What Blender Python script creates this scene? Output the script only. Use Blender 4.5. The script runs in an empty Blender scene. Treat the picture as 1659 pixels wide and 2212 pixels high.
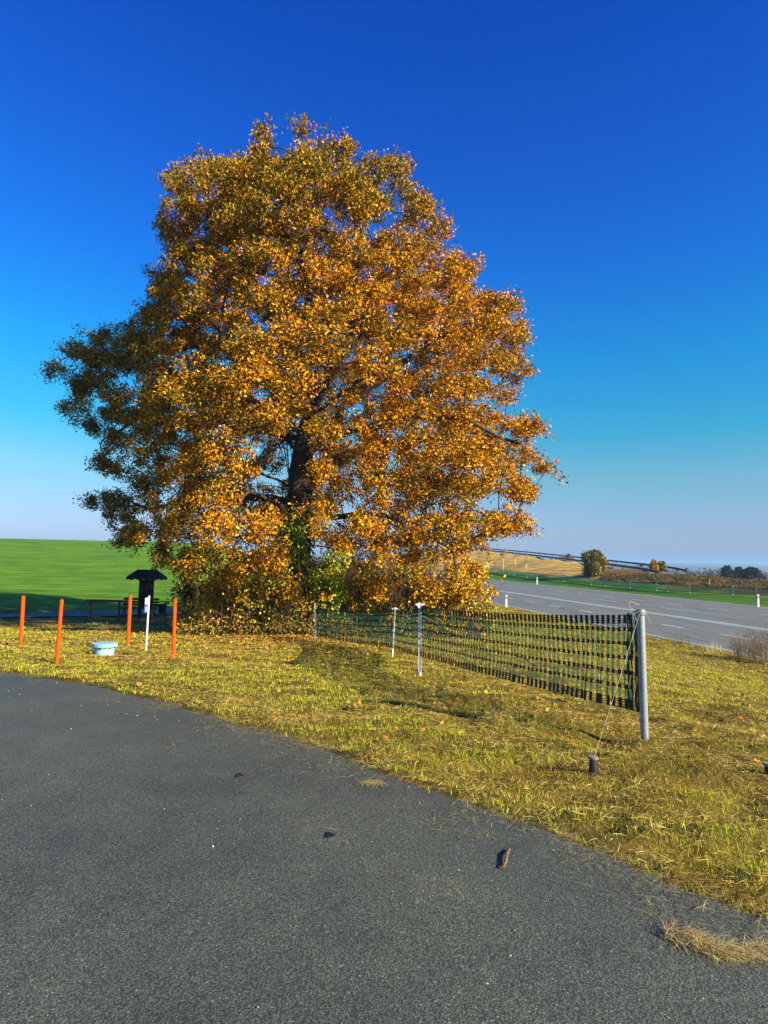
import bpy, math, random
import numpy as np
from mathutils import Vector, Matrix
from mathutils.kdtree import KDTree
R = math.radians
rng = np.random.default_rng(7)
random.seed(7)
SC = bpy.context.scene
COL = SC.collection

# ------------------------------------------------------------------ camera
F, CX, CY, HC = 1350.0, 829.5, 1106.0, 1.6
PITCH, ROLL = math.atan(106/1350), R(1.1)
cam = bpy.data.cameras.new('camera'); camo = bpy.data.objects.new('camera', cam); COL.objects.link(camo)
cam.sensor_fit = 'VERTICAL'; cam.sensor_height = 36.0; cam.lens = 36.0*F/2212
cam.clip_start = 0.05; cam.clip_end = 20000
RM = Matrix.Rotation(R(90)+PITCH, 3, 'X') @ Matrix.Rotation(ROLL, 3, 'Z')
camo.matrix_world = Matrix.Translation((0, 0, HC)) @ RM.to_4x4()
SC.camera = camo

# ------------------------------------------------------------------ sky, sun, exposure
SUN_EL = R(23); SUN_H = Vector((0.84, -0.54, 0)).normalized()      # towards the sun, horizontally
world = bpy.data.worlds.new("World"); SC.world = world; world.use_nodes = True
wt = world.node_tree; wt.nodes.clear()
wo = wt.nodes.new('ShaderNodeOutputWorld'); wb = wt.nodes.new('ShaderNodeBackground')
sky = wt.nodes.new('ShaderNodeTexSky'); sky.sky_type = 'NISHITA'; sky.sun_disc = False
sky.sun_elevation = SUN_EL; sky.sun_rotation = math.atan2(SUN_H.x, SUN_H.y)
sky.altitude = 300; sky.air_density = 1.0; sky.dust_density = 0.6; sky.ozone_density = 2.5
SKY_STRENGTH = 0.10
# deep blue overhead to pale at the horizon: the sky colour by elevation (z of the view direction), a polarised clear autumn sky
SKYR = [(0.0, (0.2371, 0.3406, 0.6177)), (0.03, (0.3571, 0.4031, 0.6582)), (0.07, (0.385, 0.4627, 0.6282)), (0.13, (0.318, 0.5603, 0.6068)), (0.2, (0.0998, 0.6165, 0.7078)), (0.3, (0.0356, 0.6004, 0.9016)), (0.42, (0.023, 0.459, 1.0834)), (0.55, (0.02, 0.3479, 1.0876)), (0.68, (0.0, 0.2735, 1.0662)), (1.0, (0.0, 0.2533, 1.0318))]
SKYK = 1.3
tc = wt.nodes.new('ShaderNodeTexCoord'); sx = wt.nodes.new('ShaderNodeSeparateXYZ'); cr = wt.nodes.new('ShaderNodeValToRGB')
wt.links.new(tc.outputs['Generated'], sx.inputs[0]); wt.links.new(sx.outputs['Z'], cr.inputs[0])
while len(cr.color_ramp.elements) < len(SKYR): cr.color_ramp.elements.new(.5)
for e_, (z_, c_) in zip(cr.color_ramp.elements, SKYR): e_.position = z_; e_.color = (*[v/SKYK for v in c_], 1)
mu = wt.nodes.new('ShaderNodeMix'); mu.data_type = 'RGBA'; mu.blend_type = 'MULTIPLY'; mu.inputs[0].default_value = 1.0
wt.links.new(sky.outputs[0], mu.inputs[6]); wt.links.new(cr.outputs[0], mu.inputs[7])
wt.links.new(mu.outputs[2], wb.inputs[0]); wb.inputs[1].default_value = SKY_STRENGTH*SKYK
wt.links.new(wb.outputs[0], wo.inputs[0])
sl = bpy.data.lights.new('sun', 'SUN'); sl.energy = 5.0; sl.angle = R(0.55); sl.color = (1.0, 0.87, 0.64)
so = bpy.data.objects.new('sun', sl); COL.objects.link(so)
sd = Vector((SUN_H.x*math.cos(SUN_EL), SUN_H.y*math.cos(SUN_EL), math.sin(SUN_EL)))
so.rotation_euler = sd.to_track_quat('Z', 'Y').to_euler(); so.location = (30, -20, 40)
SC.view_settings.view_transform = 'Standard'; SC.view_settings.look = 'None'
SC.view_settings.exposure = 1.15; SC.view_settings.gamma = 1.0
SC.cycles.max_bounces = 5; SC.cycles.diffuse_bounces = 2; SC.cycles.transparent_max_bounces = 12; SC.cycles.volume_bounces = 0

# ------------------------------------------------------------------ helpers
def tag(o, label=None, cat=None, group=None, kind=None):
    if label: o['label'] = label
    if cat: o['category'] = cat
    if group: o['group'] = group
    if kind: o['kind'] = kind
    return o
def empty(name, loc, label, cat, group=None, rz=0):
    o = bpy.data.objects.new(name, None); COL.objects.link(o); o.location = loc; o.rotation_euler = (0, 0, rz)
    o.empty_display_size = 0.2
    return tag(o, label, cat, group)
def fast_mesh(name, V, faces, mat, parent=None, colors=None, smooth=False, loc=None):
    """V (n,3) world coordinates; faces (m,k) int; colors (n,3) per vertex. parent: an Empty with no rotation."""
    V = np.asarray(V, dtype=np.float32)
    org = Vector(parent.location) if parent is not None and parent.type == 'EMPTY' else Vector((0, 0, 0))
    if parent is not None and parent.type != 'EMPTY':
        org = Vector(parent.parent.location) if parent.parent is not None else Vector(parent.location)
    if parent is None and loc is not None: org = Vector(loc)
    V = V - np.array(org, dtype=np.float32)
    me = bpy.data.meshes.new(name)
    faces = [np.asarray(f, dtype=np.int32) for f in (faces if isinstance(faces, list) else [faces]) if len(f)]
    nl = sum(f.size for f in faces); nf = sum(len(f) for f in faces)
    me.vertices.add(len(V)); me.vertices.foreach_set('co', V.ravel())
    me.loops.add(nl); me.polygons.add(nf)
    me.loops.foreach_set('vertex_index', np.concatenate([f.ravel() for f in faces]))
    tot = np.concatenate([np.full(len(f), f.shape[1], dtype=np.int32) for f in faces])
    st = np.concatenate([[0], np.cumsum(tot)[:-1]]).astype(np.int32)
    me.polygons.foreach_set('loop_start', st); me.polygons.foreach_set('loop_total', tot)
    me.polygons.foreach_set('use_smooth', np.full(nf, smooth, dtype=bool))
    if colors is not None:
        at = me.color_attributes.new('tint', 'FLOAT_COLOR', 'POINT')
        c = np.ones((len(V), 4), dtype=np.float32); c[:, :3] = colors
        at.data.foreach_set('color', c.ravel())
    me.update(calc_edges=True)
    if mat: me.materials.append(mat)
    o = bpy.data.objects.new(name, me); COL.objects.link(o)
    if parent is not None: o.parent = parent; 
    elif loc is not None: o.location = loc
    return o
class MB:
    """collects tubes and boxes; build() links them as one mesh object"""
    def __init__(s): s.v = []; s.q = []; s.t = []; s.c = []; s.n = 0
    def add(s, v, q=None, t=None, c=None):
        v = np.asarray(v, dtype=float).reshape(-1, 3)
        if q is not None and len(q): s.q.append(np.asarray(q)+s.n)
        if t is not None and len(t): s.t.append(np.asarray(t)+s.n)
        s.v.append(v); s.n += len(v)
        s.c.append(np.tile(np.asarray(c if c is not None else (1, 1, 1), dtype=float), (len(v), 1)) if (c is None or np.ndim(c) == 1) else np.asarray(c))
        return s
    def box(s, c, size, rz=0, ax=None, bevel=0.0, col=None):
        hx, hy, hz = [k/2 for k in size]
        b = min(bevel, hx*.9, hy*.9, hz*.9)
        pts = []
        if b > 0:
            for z, i in ((-hz, b), (-hz+b, 0), (hz-b, 0), (hz, b)):
                X, Y = hx-i, hy-i
                e = b if i == 0 else b*0.6
                pts += [(-X+e, -Y, z), (X-e, -Y, z), (X, -Y+e, z), (X, Y-e, z), (X-e, Y, z), (-X+e, Y, z), (-X, Y-e, z), (-X, -Y+e, z)]
            q = [(r*8+k, r*8+(k+1) % 8, r*8+8+(k+1) % 8, r*8+8+k) for r in range(3) for k in range(8)]
            pts += [(0, 0, -hz), (0, 0, hz)]
            t = [(k, 32, (k+1) % 8) for k in range(8)] + [(24+k, 24+(k+1) % 8, 33) for k in range(8)]
        else:
            pts = [(x, y, z) for z in (-hz, hz) for x, y in ((-hx, -hy), (hx, -hy), (hx, hy), (-hx, hy))]
            q = [(0, 3, 2, 1), (4, 5, 6, 7), (0, 1, 5, 4), (1, 2, 6, 5), (2, 3, 7, 6), (3, 0, 4, 7)]; t = None
        M = ax if ax is not None else Matrix.Rotation(rz, 3, 'Z')
        P = np.array(pts) @ np.array(M).T + np.array(c)
        return s.add(P, q, t, col)
    def tube(s, pts, rad, n=8, cap=True, col=None, jit=0):
        pts = [Vector(p) for p in pts]; m = len(pts)
        rad = [rad]*m if np.isscalar(rad) else list(rad)
        d0 = (pts[1]-pts[0]).normalized()
        up = Vector((0, 0, 1)) if abs(d0.z) < .9 else Vector((1, 0, 0))
        u = d0.cross(up).normalized(); V = []
        for i, p in enumerate(pts):
            d = (pts[min(i+1, m-1)]-pts[max(i-1, 0)]).normalized()
            u = (u - d*u.dot(d)).normalized(); w = d.cross(u)
            for k in range(n):
                a = 2*math.pi*k/n; r = rad[i]*(1+(random.uniform(-jit, jit) if jit else 0))
                V.append(p + (u*math.cos(a)+w*math.sin(a))*r)
        q = [(i*n+k, i*n+(k+1) % n, (i+1)*n+(k+1) % n, (i+1)*n+k) for i in range(m-1) for k in range(n)]
        t = []
        if cap:
            V += [pts[0], pts[-1]]; a = m*n
            t = [((k+1) % n, k, a) for k in range(n)] + [((m-1)*n+k, (m-1)*n+(k+1) % n, a+1) for k in range(n)]
        return s.add([tuple(x) for x in V], q, t, col)
    def lathe(s, c, prof, n=20, ax=None, col=None):
        V = []
        for r, z in prof:
            for k in range(n): V.append((r*math.cos(2*math.pi*k/n), r*math.sin(2*math.pi*k/n), z))
        q = [(i*n+k, i*n+(k+1) % n, (i+1)*n+(k+1) % n, (i+1)*n+k) for i in range(len(prof)-1) for k in range(n)]
        P = np.array(V)
        if ax is not None: P = P @ np.array(ax).T
        return s.add(P+np.array(c), q, None, col)
    def build(s, name, mat, parent=None, smooth=False, loc=None, colors=False):
        V = np.concatenate(s.v); f = []
        if s.q: f.append(np.concatenate(s.q))
        if s.t: f.append(np.concatenate(s.t))
        return fast_mesh(name, V, f, mat, parent, np.concatenate(s.c) if colors else None, smooth, loc)
def _h(ix, iy, iz, seed):
    n = (ix*374761393 + iy*668265263 + iz*2147483647 + seed*1274126177) & 0xffffffff
    n = ((n ^ (n >> 13))*1274126177) & 0xffffffff
    return ((n ^ (n >> 16)) & 0xffff)/65535.0
def vnoise(x, y, z=0.0, seed=0):
    x = np.asarray(x, dtype=float); y = np.asarray(y, dtype=float); z = np.broadcast_to(np.asarray(z, dtype=float), x.shape)
    ix, iy, iz = np.floor(x).astype(np.int64), np.floor(y).astype(np.int64), np.floor(z).astype(np.int64)
    fx, fy, fz = x-ix, y-iy, z-iz
    fx = fx*fx*(3-2*fx); fy = fy*fy*(3-2*fy); fz = fz*fz*(3-2*fz)
    r = 0
    for a in (0, 1):
        for b in (0, 1):
            for c in (0, 1):
                r = r + _h(ix+a, iy+b, iz+c, seed)*(fx if a else 1-fx)*(fy if b else 1-fy)*(fz if c else 1-fz)
    return r
def fbm(x, y, s, seed=0, o=3):
    r = 0; t = 0; a = 1
    for i in range(o):
        r = r + a*vnoise(np.asarray(x)*s, np.asarray(y)*s, 0, seed+i); t += a; a *= .5; s *= 2.1
    return r/t
def sst(a, b, x):
    t = np.clip((np.asarray(x, dtype=float)-a)/(b-a), 0, 1); return t*t*(3-2*t)

# pixel (in a 1659 x 2212 picture) -> ray, point at a given depth, point on the ground
RMn = np.array(RM)
def ray(px, py):
    return RMn @ np.array([(px-CX)/F, -(py-CY)/F, -1.0])
def at(px, py, depth):
    d = ray(px, py); return np.array([0, 0, HC]) + d*(depth/d[1])
def project(P):
    q = (np.asarray(P)-np.array([0, 0, HC])) @ RMn
    return CX - F*q[..., 0]/q[..., 2], CY + F*q[..., 1]/q[..., 2]

# ------------------------------------------------------------------ terrain
AZ = math.atan(-254/1350.0)
DS = np.array([math.sin(AZ), math.cos(AZ)]); DL = np.array([math.cos(AZ), -math.sin(AZ)])
def LS(x, y): return x*DL[0]+y*DL[1], x*DS[0]+y*DS[1]
ZR = -1.5
def road_z(S): return ZR + 0.003*np.clip(S, -50, 250)
def on_plane(px, py, z=ZR):
    d = ray(px, py); t = (z-HC)/d[2]; return d[0]*t, d[1]*t
def road_L(pts): return float(np.mean([LS(*on_plane(*p, z=ZR+.15))[0] for p in pts]))
L_NEAR = road_L([(1187, 1324.6), (1397.5, 1368)])
L_ROW1 = road_L([(1149.3, 1299.9), (1452.8, 1351.5)])
L_MID = road_L([(1060, 1273), (1369.7, 1318.6), (1655.6, 1360.3)])
L_ROW2 = road_L([(1199, 1282.8), (1464.9, 1317.4)])
L_ROW3 = road_L([(1107.6, 1266.2), (1647.5, 1326.5)])
L_FAR = road_L([(1044, 1251), (1651.5, 1314.6)])
print('road L', L_NEAR, L_ROW1, L_MID, L_ROW2, L_ROW3, L_FAR)
FENCE = [(1058, 1236, 168), (1071, 1235.4, 155), (1082, 1239, 148), (1111, 1244, 138), (1139, 1248, 128), (1180, 1254, 117), (1218, 1257, 112), (1277, 1264, 106),
         (1307, 1267, 103), (1361, 1272, 98), (1419, 1277, 93), (1443, 1279, 91), (1490, 1282, 88), (1583, 1287, 84), (1633, 1290, 82), (1720, 1294, 79), (1850, 1300, 76)]
RAILP = [(960, 1181, 290), (1010, 1182, 265), (1064, 1187, 240), (1110, 1192, 218), (1159, 1198, 196), (1210, 1204.5, 175), (1255, 1210, 158), (1318, 1219, 138), (1370, 1226.5, 124), (1412, 1234, 114), (1446, 1243, 110)]
cp = [at(*p) for p in FENCE]
cp += [at(px, py+5.5, d) for px, py, d in RAILP]
cp += [at(px, py, d) + np.array([4, 22, -1.2]) for px, py, d in RAILP]
cp += [at(*p) for p in [(1330, 1236, 113), (1400, 1241, 106), (1500, 1246, 100), (1600, 1253, 96), (1659, 1258, 94), (1800, 1266, 90),
                        (1330, 1256, 106), (1400, 1260, 99), (1500, 1266, 93), (1600, 1272, 89.5), (1659, 1276, 87), (1800, 1284, 83),
                        (1100, 1215, 182), (1180, 1226, 150), (1040, 1212, 200), (1000, 1225, 190), (1283, 1243, 114)]]
cp += [at(px, py, d) for px, py, d in [(1500, 1252, 135), (1659, 1262, 130), (1500, 1250, 200), (1659, 1258, 200), (1420, 1246, 160)]]
for S in (0, 20, 45, 70, 100, 140, 180, 240, 300):
    for dl in (0.5, 4.0):
        L = L_FAR+dl; cp.append(np.array([L*DL[0]+S*DS[0], L*DL[1]+S*DS[1], float(road_z(S))-(.35 if dl > 1 else 0)]))
cp += [np.array(p, dtype=float) for p in [(0, 300, -1), (60, 300, -6), (140, 300, -11), (240, 250, -12), (150, 100, -9), (200, 0, -9), (90, 30, -3), (60, 0, -2)]]
cp = np.array(cp)
def tps_k(d2): return np.where(d2 < 1e-9, 0, d2*np.log(np.maximum(d2, 1e-9)))*0.5
CPn = cp[:, :2]/100.0; nC = len(cp)
K = tps_k(((CPn[:, None]-CPn[None])**2).sum(-1)) + np.eye(nC)*2e-4
P1 = np.hstack([np.ones((nC, 1)), CPn])
W = np.linalg.solve(np.block([[K, P1], [P1.T, np.zeros((3, 3))]]), np.concatenate([cp[:, 2], np.zeros(3)]))
def hill_r(x, y):
    q = np.stack([x, y], -1)/100.0; out = np.empty(len(q))
    for i in range(0, len(q), 20000):
        b = q[i:i+20000]
        out[i:i+20000] = tps_k(((b[:, None]-CPn[None])**2).sum(-1)) @ W[:nC] + W[nC] + b @ W[nC+1:]
    return out
# edge of the tarmac in front (world x, y), from far left to behind on the right
EDGE_PX = [(-260, 1418), (-120, 1432), (0, 1447), (100, 1461), (200, 1478), (300, 1500), (415, 1531), (510, 1556), (600, 1582), (700, 1614), (830, 1661), (920, 1690), (1000, 1717),
           (1100, 1757), (1200, 1795), (1300, 1836), (1400, 1878), (1520, 1921), (1659, 1974), (1800, 2035)]
def base_h(x, y):
    """smooth land, before tarmac and tufts"""
    x = np.atleast_1d(np.asarray(x, dtype=float)); y = np.atleast_1d(np.asarray(y, dtype=float))
    L, S = LS(x, y)
    a = np.clip(0.5*((y-5)+np.sqrt((y-5)**2+4))*0.058/1.5, 0, None); a = 1-np.power(np.maximum(1-a, 0)**2+.002, .5); a = np.clip(a, 0, 1)
    b = sst(5.0, L_NEAR-1.0, L)
    zr = road_z(S)
    near = zr*(1-(1-a)*(1-b))
    # field on the left rises to a crest and falls again behind it
    w = sst(6, -14, L)
    r = np.hypot(x, y)
    up = 6.4*sst(34, 165, y*0.93 - x*0.12) - 9*sst(170, 340, y)
    left = near + w*up*(y > 0)
    far = np.zeros_like(x)
    m = L > L_FAR-0.5
    if m.any(): far[m] = hill_r(x[m], y[m])
    k = sst(L_FAR-0.2, L_FAR+2.5, L)
    z = left*(1-k) + far*k
    # distance: the land falls to a wide low plain
    f = sst(320, 480, r)
    plain = -14 - 10*sst(400, 1500, r) + 5*(fbm(x+9000, y+9000, 0.002, 5)-.5)
    return z*(1-f)+plain*f
def cast(px, py, tmax=400.0):
    d = ray(px, py); d = d/d[1]
    t = np.linspace(1.2, tmax, 6000)**1.0
    t = np.concatenate([np.linspace(1.5, 40, 3000), np.linspace(40, tmax, 4000)])
    z = base_h(d[0]*t, t); dz = HC + d[2]*t - z
    i = np.argmax(dz < 0)
    if dz[i] >= 0: i = len(t)-1
    k = dz[i-1]/(dz[i-1]-dz[i]+1e-9) if i > 0 else 0
    tt = t[i-1]+(t[i]-t[i-1])*k
    return np.array([d[0]*tt, tt, HC+d[2]*tt])
EDGE = np.array([cast(*p)[:2] for p in EDGE_PX])
EDGE = np.vstack([[-40, EDGE[0, 1]+6], [-20, EDGE[0, 1]+2.2], EDGE, EDGE[-1]+[0.9, -1.3], EDGE[-1]+[1.8, -4], EDGE[-1]+[2.2, -12]])
# densify and roughen
tt = np.concatenate([[0], np.cumsum(np.hypot(*np.diff(EDGE, axis=0).T))])
ts = np.arange(0, tt[-1], 0.04)
EX = np.interp(ts, tt, EDGE[:, 0]); EY = np.interp(ts, tt, EDGE[:, 1])
k = np.ones(13)/13
EXs = np.convolve(np.pad(EX, 6, 'edge'), k, 'valid'); EYs = np.convolve(np.pad(EY, 6, 'edge'), k, 'valid')
off = (fbm(ts, ts*0, 1.3, 3, 4)-.5)*0.16
nx, ny = -np.gradient(EYs), np.gradient(EXs); nn = np.hypot(nx, ny); nx, ny = nx/nn, ny/nn      # to the left of travel = grass side
EDX, EDY = EXs+nx*off, EYs+ny*off
ekd = KDTree(len(EDX))
for i in range(len(EDX)): ekd.insert((EDX[i], EDY[i], 0), i)
ekd.balance()
def edge_sd(x, y):
    """signed distance to the tarmac edge: > 0 on the grass"""
    out = np.empty(len(x))
    for i, (a, b) in enumerate(zip(x, y)):
        co, j, d = ekd.find((a, b, 0)); out[i] = math.copysign(d, (a-EDX[j])*nx[j]+(b-EDY[j])*ny[j])
    return out
STK = cast(1284, 1680)
def tuft_h(x, y):
    return 0.06*(fbm(x, y, 0.9, 31, 3)-.45)*(1-np.exp(-((x-STK[0])**2+(y-STK[1])**2)/.3)) + (.10 + .06*sst(-2, 3, x+.15*y-.6))*(fbm(x, y*1.6, 2.4, 41, 2)-.5)*(1-.9*np.exp(-((x-STK[0])**2+(y-STK[1])**2)/.09))
def H1(x, y): return float(base_h(x, y)[0])

# ------------------------------------------------------------------ materials
def nodes(name):
    m = bpy.data.materials.new(name); m.use_nodes = True; nt = m.node_tree
    return m, nt, nt.nodes['Principled BSDF']
def N(nt, t, **kw):
    n = nt.nodes.new(t)
    for k_, v in kw.items(): setattr(n, k_, v)
    return n
def ramp(nt, fac, stops):
    r = N(nt, 'ShaderNodeValToRGB'); e = r.color_ramp.elements
    while len(e) < len(stops): e.new(.5)
    for a, (p, c) in zip(e, stops): a.position = p; a.color = (*c, 1) if len(c) == 3 else c
    nt.links.new(fac, r.inputs[0]); return r.outputs[0]
def noise(nt, scale, detail=6, rough=.6, vec=None, mapscale=None):
    n = N(nt, 'ShaderNodeTexNoise'); n.inputs['Scale'].default_value = scale; n.inputs['Detail'].default_value = detail; n.inputs['Roughness'].default_value = rough
    if vec is None:
        tc = N(nt, 'ShaderNodeNewGeometry'); vec = tc.outputs['Position']
    if mapscale:
        mp = N(nt, 'ShaderNodeMapping'); mp.inputs['Scale'].default_value = mapscale[0]; mp.inputs['Rotation'].default_value = mapscale[1]
        nt.links.new(vec, mp.inputs[0]); vec = mp.outputs[0]
    nt.links.new(vec, n.inputs['Vector']); return n.outputs['Fac']
def mix(nt, a, b, fac, mode='MIX'):
    m = N(nt, 'ShaderNodeMix', data_type='RGBA', blend_type=mode)
    for s, v in ((0, fac), (6, a), (7, b)):
        if hasattr(v, 'node'): nt.links.new(v, m.inputs[s])
        else: m.inputs[s].default_value = (*v, 1) if isinstance(v, tuple) else v
    return m.outputs[2]
def bump(nt, bs, h, strength=.4, dist=.02):
    b = N(nt, 'ShaderNodeBump'); b.inputs['Strength'].default_value = strength; b.inputs['Distance'].default_value = dist
    nt.links.new(h, b.inputs['Height']); nt.links.new(b.outputs[0], bs.inputs['Normal'])
def mat_noisy(name, c1, c2, scale=8, rough=.7, bmp=.3, metal=0, bdist=.01, mapscale=None, spec=.4):
    m, nt, bs = nodes(name)
    f = noise(nt, scale, mapscale=mapscale); nt.links.new(ramp(nt, f, [(.35, c1), (.65, c2)]), bs.inputs['Base Color'])
    bs.inputs['Roughness'].default_value = rough; bs.inputs['Metallic'].default_value = metal; bs.inputs['Specular IOR Level'].default_value = spec
    if bmp: bump(nt, bs, f, bmp, bdist)
    return m
def mat_tint(name, rough=.6, transl=0.0, spec=.3, var=0.0):
    m, nt, bs = nodes(name)
    a = N(nt, 'ShaderNodeAttribute', attribute_name='tint'); c = a.outputs['Color']
    nt.links.new(c, bs.inputs['Base Color']); bs.inputs['Roughness'].default_value = rough; bs.inputs['Specular IOR Level'].default_value = spec
    if transl:
        t = N(nt, 'ShaderNodeBsdfTranslucent'); nt.links.new(c, t.inputs[0]); x = N(nt, 'ShaderNodeMixShader'); x.inputs[0].default_value = transl
        out = nt.nodes['Material Output']
        nt.links.new(bs.outputs[0], x.inputs[1]); nt.links.new(t.outputs[0], x.inputs[2]); nt.links.new(x.outputs[0], out.inputs[0])
    return m
M = {}
# land: per-vertex land cover tint times procedural grain
m, nt, bs = nodes('land'); M['land'] = m
a = N(nt, 'ShaderNodeAttribute', attribute_name='tint')
n1 = noise(nt, 0.35, 8, .65); n2 = noise(nt, 9.0, 5, .7); n3 = noise(nt, .35, 6, .6, mapscale=((.35, 1.6, 1), (0, 0, .25)))
c = mix(nt, a.outputs['Color'], ramp(nt, n1, [(.3, (.7, .7, .6)), (.7, (1.3, 1.25, 1.0))]), 1.0, 'MULTIPLY')
c = mix(nt, c, ramp(nt, n2, [(.3, (.6, .62, .6)), (.7, (1.35, 1.32, 1.3))]), 1.0, 'MULTIPLY')
c = mix(nt, c, ramp(nt, n3, [(.38, (.72, .78, .75)), (.62, (1.35, 1.22, 1.15))]), 1.0, 'MULTIPLY')
nt.links.new(c, bs.inputs['Base Color']); bs.inputs['Roughness'].default_value = .95; bs.inputs['Specular IOR Level'].default_value = .1
bump(nt, bs, n2, .8, .05)
# tarmac in front
m, nt, bs = nodes('tarmac'); M['tarmac'] = m
geo = N(nt, 'ShaderNodeNewGeometry').outputs['Position']
v1 = N(nt, 'ShaderNodeTexVoronoi'); v1.inputs['Scale'].default_value = 135; nt.links.new(geo, v1.inputs['Vector'])
v2 = N(nt, 'ShaderNodeTexVoronoi'); v2.inputs['Scale'].default_value = 60; nt.links.new(geo, v2.inputs['Vector'])
nb = noise(nt, 70, 6, .75); nl_ = noise(nt, .45, 4, .55); nm = noise(nt, 3.5, 5, .6)
cs = N(nt, 'ShaderNodeSeparateColor'); nt.links.new(v1.outputs['Color'], cs.inputs[0])
st = ramp(nt, cs.outputs[0], [(0, (.064, .069, .049)), (.5, (.108, .116, .083)), (.85, (.138, .148, .107)), (.985, (.17, .178, .14)), (1, (.34, .34, .27))])
bnd = ramp(nt, v1.outputs['Distance'], [(.3, (1.12, 1.12, 1.12)), (.62, (.30, .31, .33))])
c = mix(nt, st, bnd, .85, 'MULTIPLY')
c = mix(nt, c, ramp(nt, nb, [(.32, (.6, .61, .62)), (.68, (1.3, 1.3, 1.25))]), .85, 'MULTIPLY')
c = mix(nt, c, ramp(nt, nl_, [(.3, (.74, .78, .84)), (.7, (1.30, 1.34, 1.20))]), 1.0, 'MULTIPLY')
c = mix(nt, c, ramp(nt, nm, [(.3, (.88, .88, .9)), (.7, (1.12, 1.12, 1.1))]), 1.0, 'MULTIPLY')
nt.links.new(c, bs.inputs['Base Color']); bs.inputs['Roughness'].default_value = .72; bs.inputs['Specular IOR Level'].default_value = .45
hh = mix(nt, v1.outputs['Distance'], nb, .5)
bump(nt, bs, hh, .6, .005)
M['leaf'] = mat_tint('oak_leaf', .65, .10, .12)
M['grass'] = mat_tint('grass_blade', .65, .28, .2)
M['bark'] = mat_noisy('bark', (.018, .014, .010), (.065, .05, .032), 9, .95, .8, 0, .03, ((1, 1, .25), (0, 0, 0)))
M['twig'] = mat_noisy('twig', (.09, .055, .03), (.22, .15, .09), 20, .9, 0)
M['stem'] = mat_tint('shrub_stem', .8)
M['galv'] = mat_noisy('galvanised_steel', (.22, .235, .24), (.36, .375, .38), 40, .5, .1, .3, .002)
M['white_post'] = mat_noisy('white_post', (.48, .49, .49), (.62, .63, .63), 25, .5, .1, 0, .002)
M['orange'] = mat_noisy('orange_paint', (.90, .070, .002), (.98, .095, .004), 14, .7, .1, 0, .002, spec=.12)
M['black'] = mat_noisy('black_plastic', (.008, .008, .009), (.02, .02, .021), 30, .55, .1, 0, .002)
M['net_black'] = mat_noisy('net_black', (.006, .010, .009), (.015, .024, .02), 60, .6, 0)
M['net_green'] = mat_noisy('net_green', (.010, .085, .05), (.025, .15, .09), 60, .55, 0)
M['rope'] = mat_noisy('rope', (.30, .30, .23), (.42, .41, .32), 80, .9, 0)
M['rope_dark'] = mat_noisy('rope_dark', (.06, .07, .06), (.14, .15, .12), 80, .9, 0)
_nt = M['net_green'].node_tree; _t = _nt.nodes.new('ShaderNodeBsdfTranslucent'); _t.inputs[0].default_value = (.02, .20, .11, 1); _x = _nt.nodes.new('ShaderNodeMixShader'); _x.inputs[0].default_value = .35
_nt.links.new(_nt.nodes['Principled BSDF'].outputs[0], _x.inputs[1]); _nt.links.new(_t.outputs[0], _x.inputs[2]); _nt.links.new(_x.outputs[0], _nt.nodes['Material Output'].inputs[0])
M['blue'] = mat_noisy('pale_blue_paint', (.20, .45, .60), (.34, .60, .70), 18, .5, .2, 0, .003)
M['shade_darkwood'] = mat_noisy('shade_dark_wood', (.012, .009, .007), (.04, .03, .022), 12, .8, .4, 0, .01, ((1, 1, .2), (0, 0, 0)))  # near-black wood tone with the info board's shade put into it
M['redwood'] = mat_noisy('red_stained_wood', (.16, .045, .02), (.30, .09, .035), 12, .7, .4, 0, .01, ((1, 1, .2), (0, 0, 0)))
M['rail'] = mat_noisy('guard_rail_steel', (.028, .028, .03), (.06, .06, .065), 3, .6, 0, .3)
M['paper'] = mat_noisy('white_plate', (.62, .66, .66), (.74, .76, .74), 20, .5, 0)
M['plate_blue'] = mat_noisy('blue_plate', (.03, .09, .32), (.05, .13, .42), 20, .45, 0)
M['stone_path'] = mat_noisy('grey_path', (.11, .10, .075), (.18, .17, .13), 1.2, .9, .3, 0, .01)
M['reflector'] = mat_noisy('reflector', (.5, .55, .62), (.7, .72, .78), 20, .3, 0)
# carriageway
m, nt, bs = nodes('carriageway'); M['road'] = m
s1 = noise(nt, .5, 5, .6, mapscale=((6, .16, 1), (0, 0, -AZ))); s2 = noise(nt, 6, 5, .6)
c = ramp(nt, s1, [(.3, (.110, .118, .092)), (.5, (.148, .157, .124)), (.7, (.176, .186, .148))])
c = mix(nt, c, ramp(nt, s2, [(.3, (.85, .85, .85)), (.7, (1.1, 1.1, 1.1))]), 1.0, 'MULTIPLY')
s3 = noise(nt, .8, 4, .5, mapscale=((4.0, .22, 1), (0, 0, -AZ)))
c = mix(nt, c, ramp(nt, s3, [(.60, (1, 1, 1)), (.68, (.45, .45, .47))]), 1.0, 'MULTIPLY')
nt.links.new(c, bs.inputs['Base Color']); bs.inputs['Roughness'].default_value = .8
M['mark'] = mat_noisy('road_paint', (.44, .45, .43), (.62, .63, .60), 4, .6, 0)
M['mark_green'] = mat_noisy('green_road_paint', (.05, .32, .20), (.08, .38, .25), 4, .6, 0)

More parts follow.
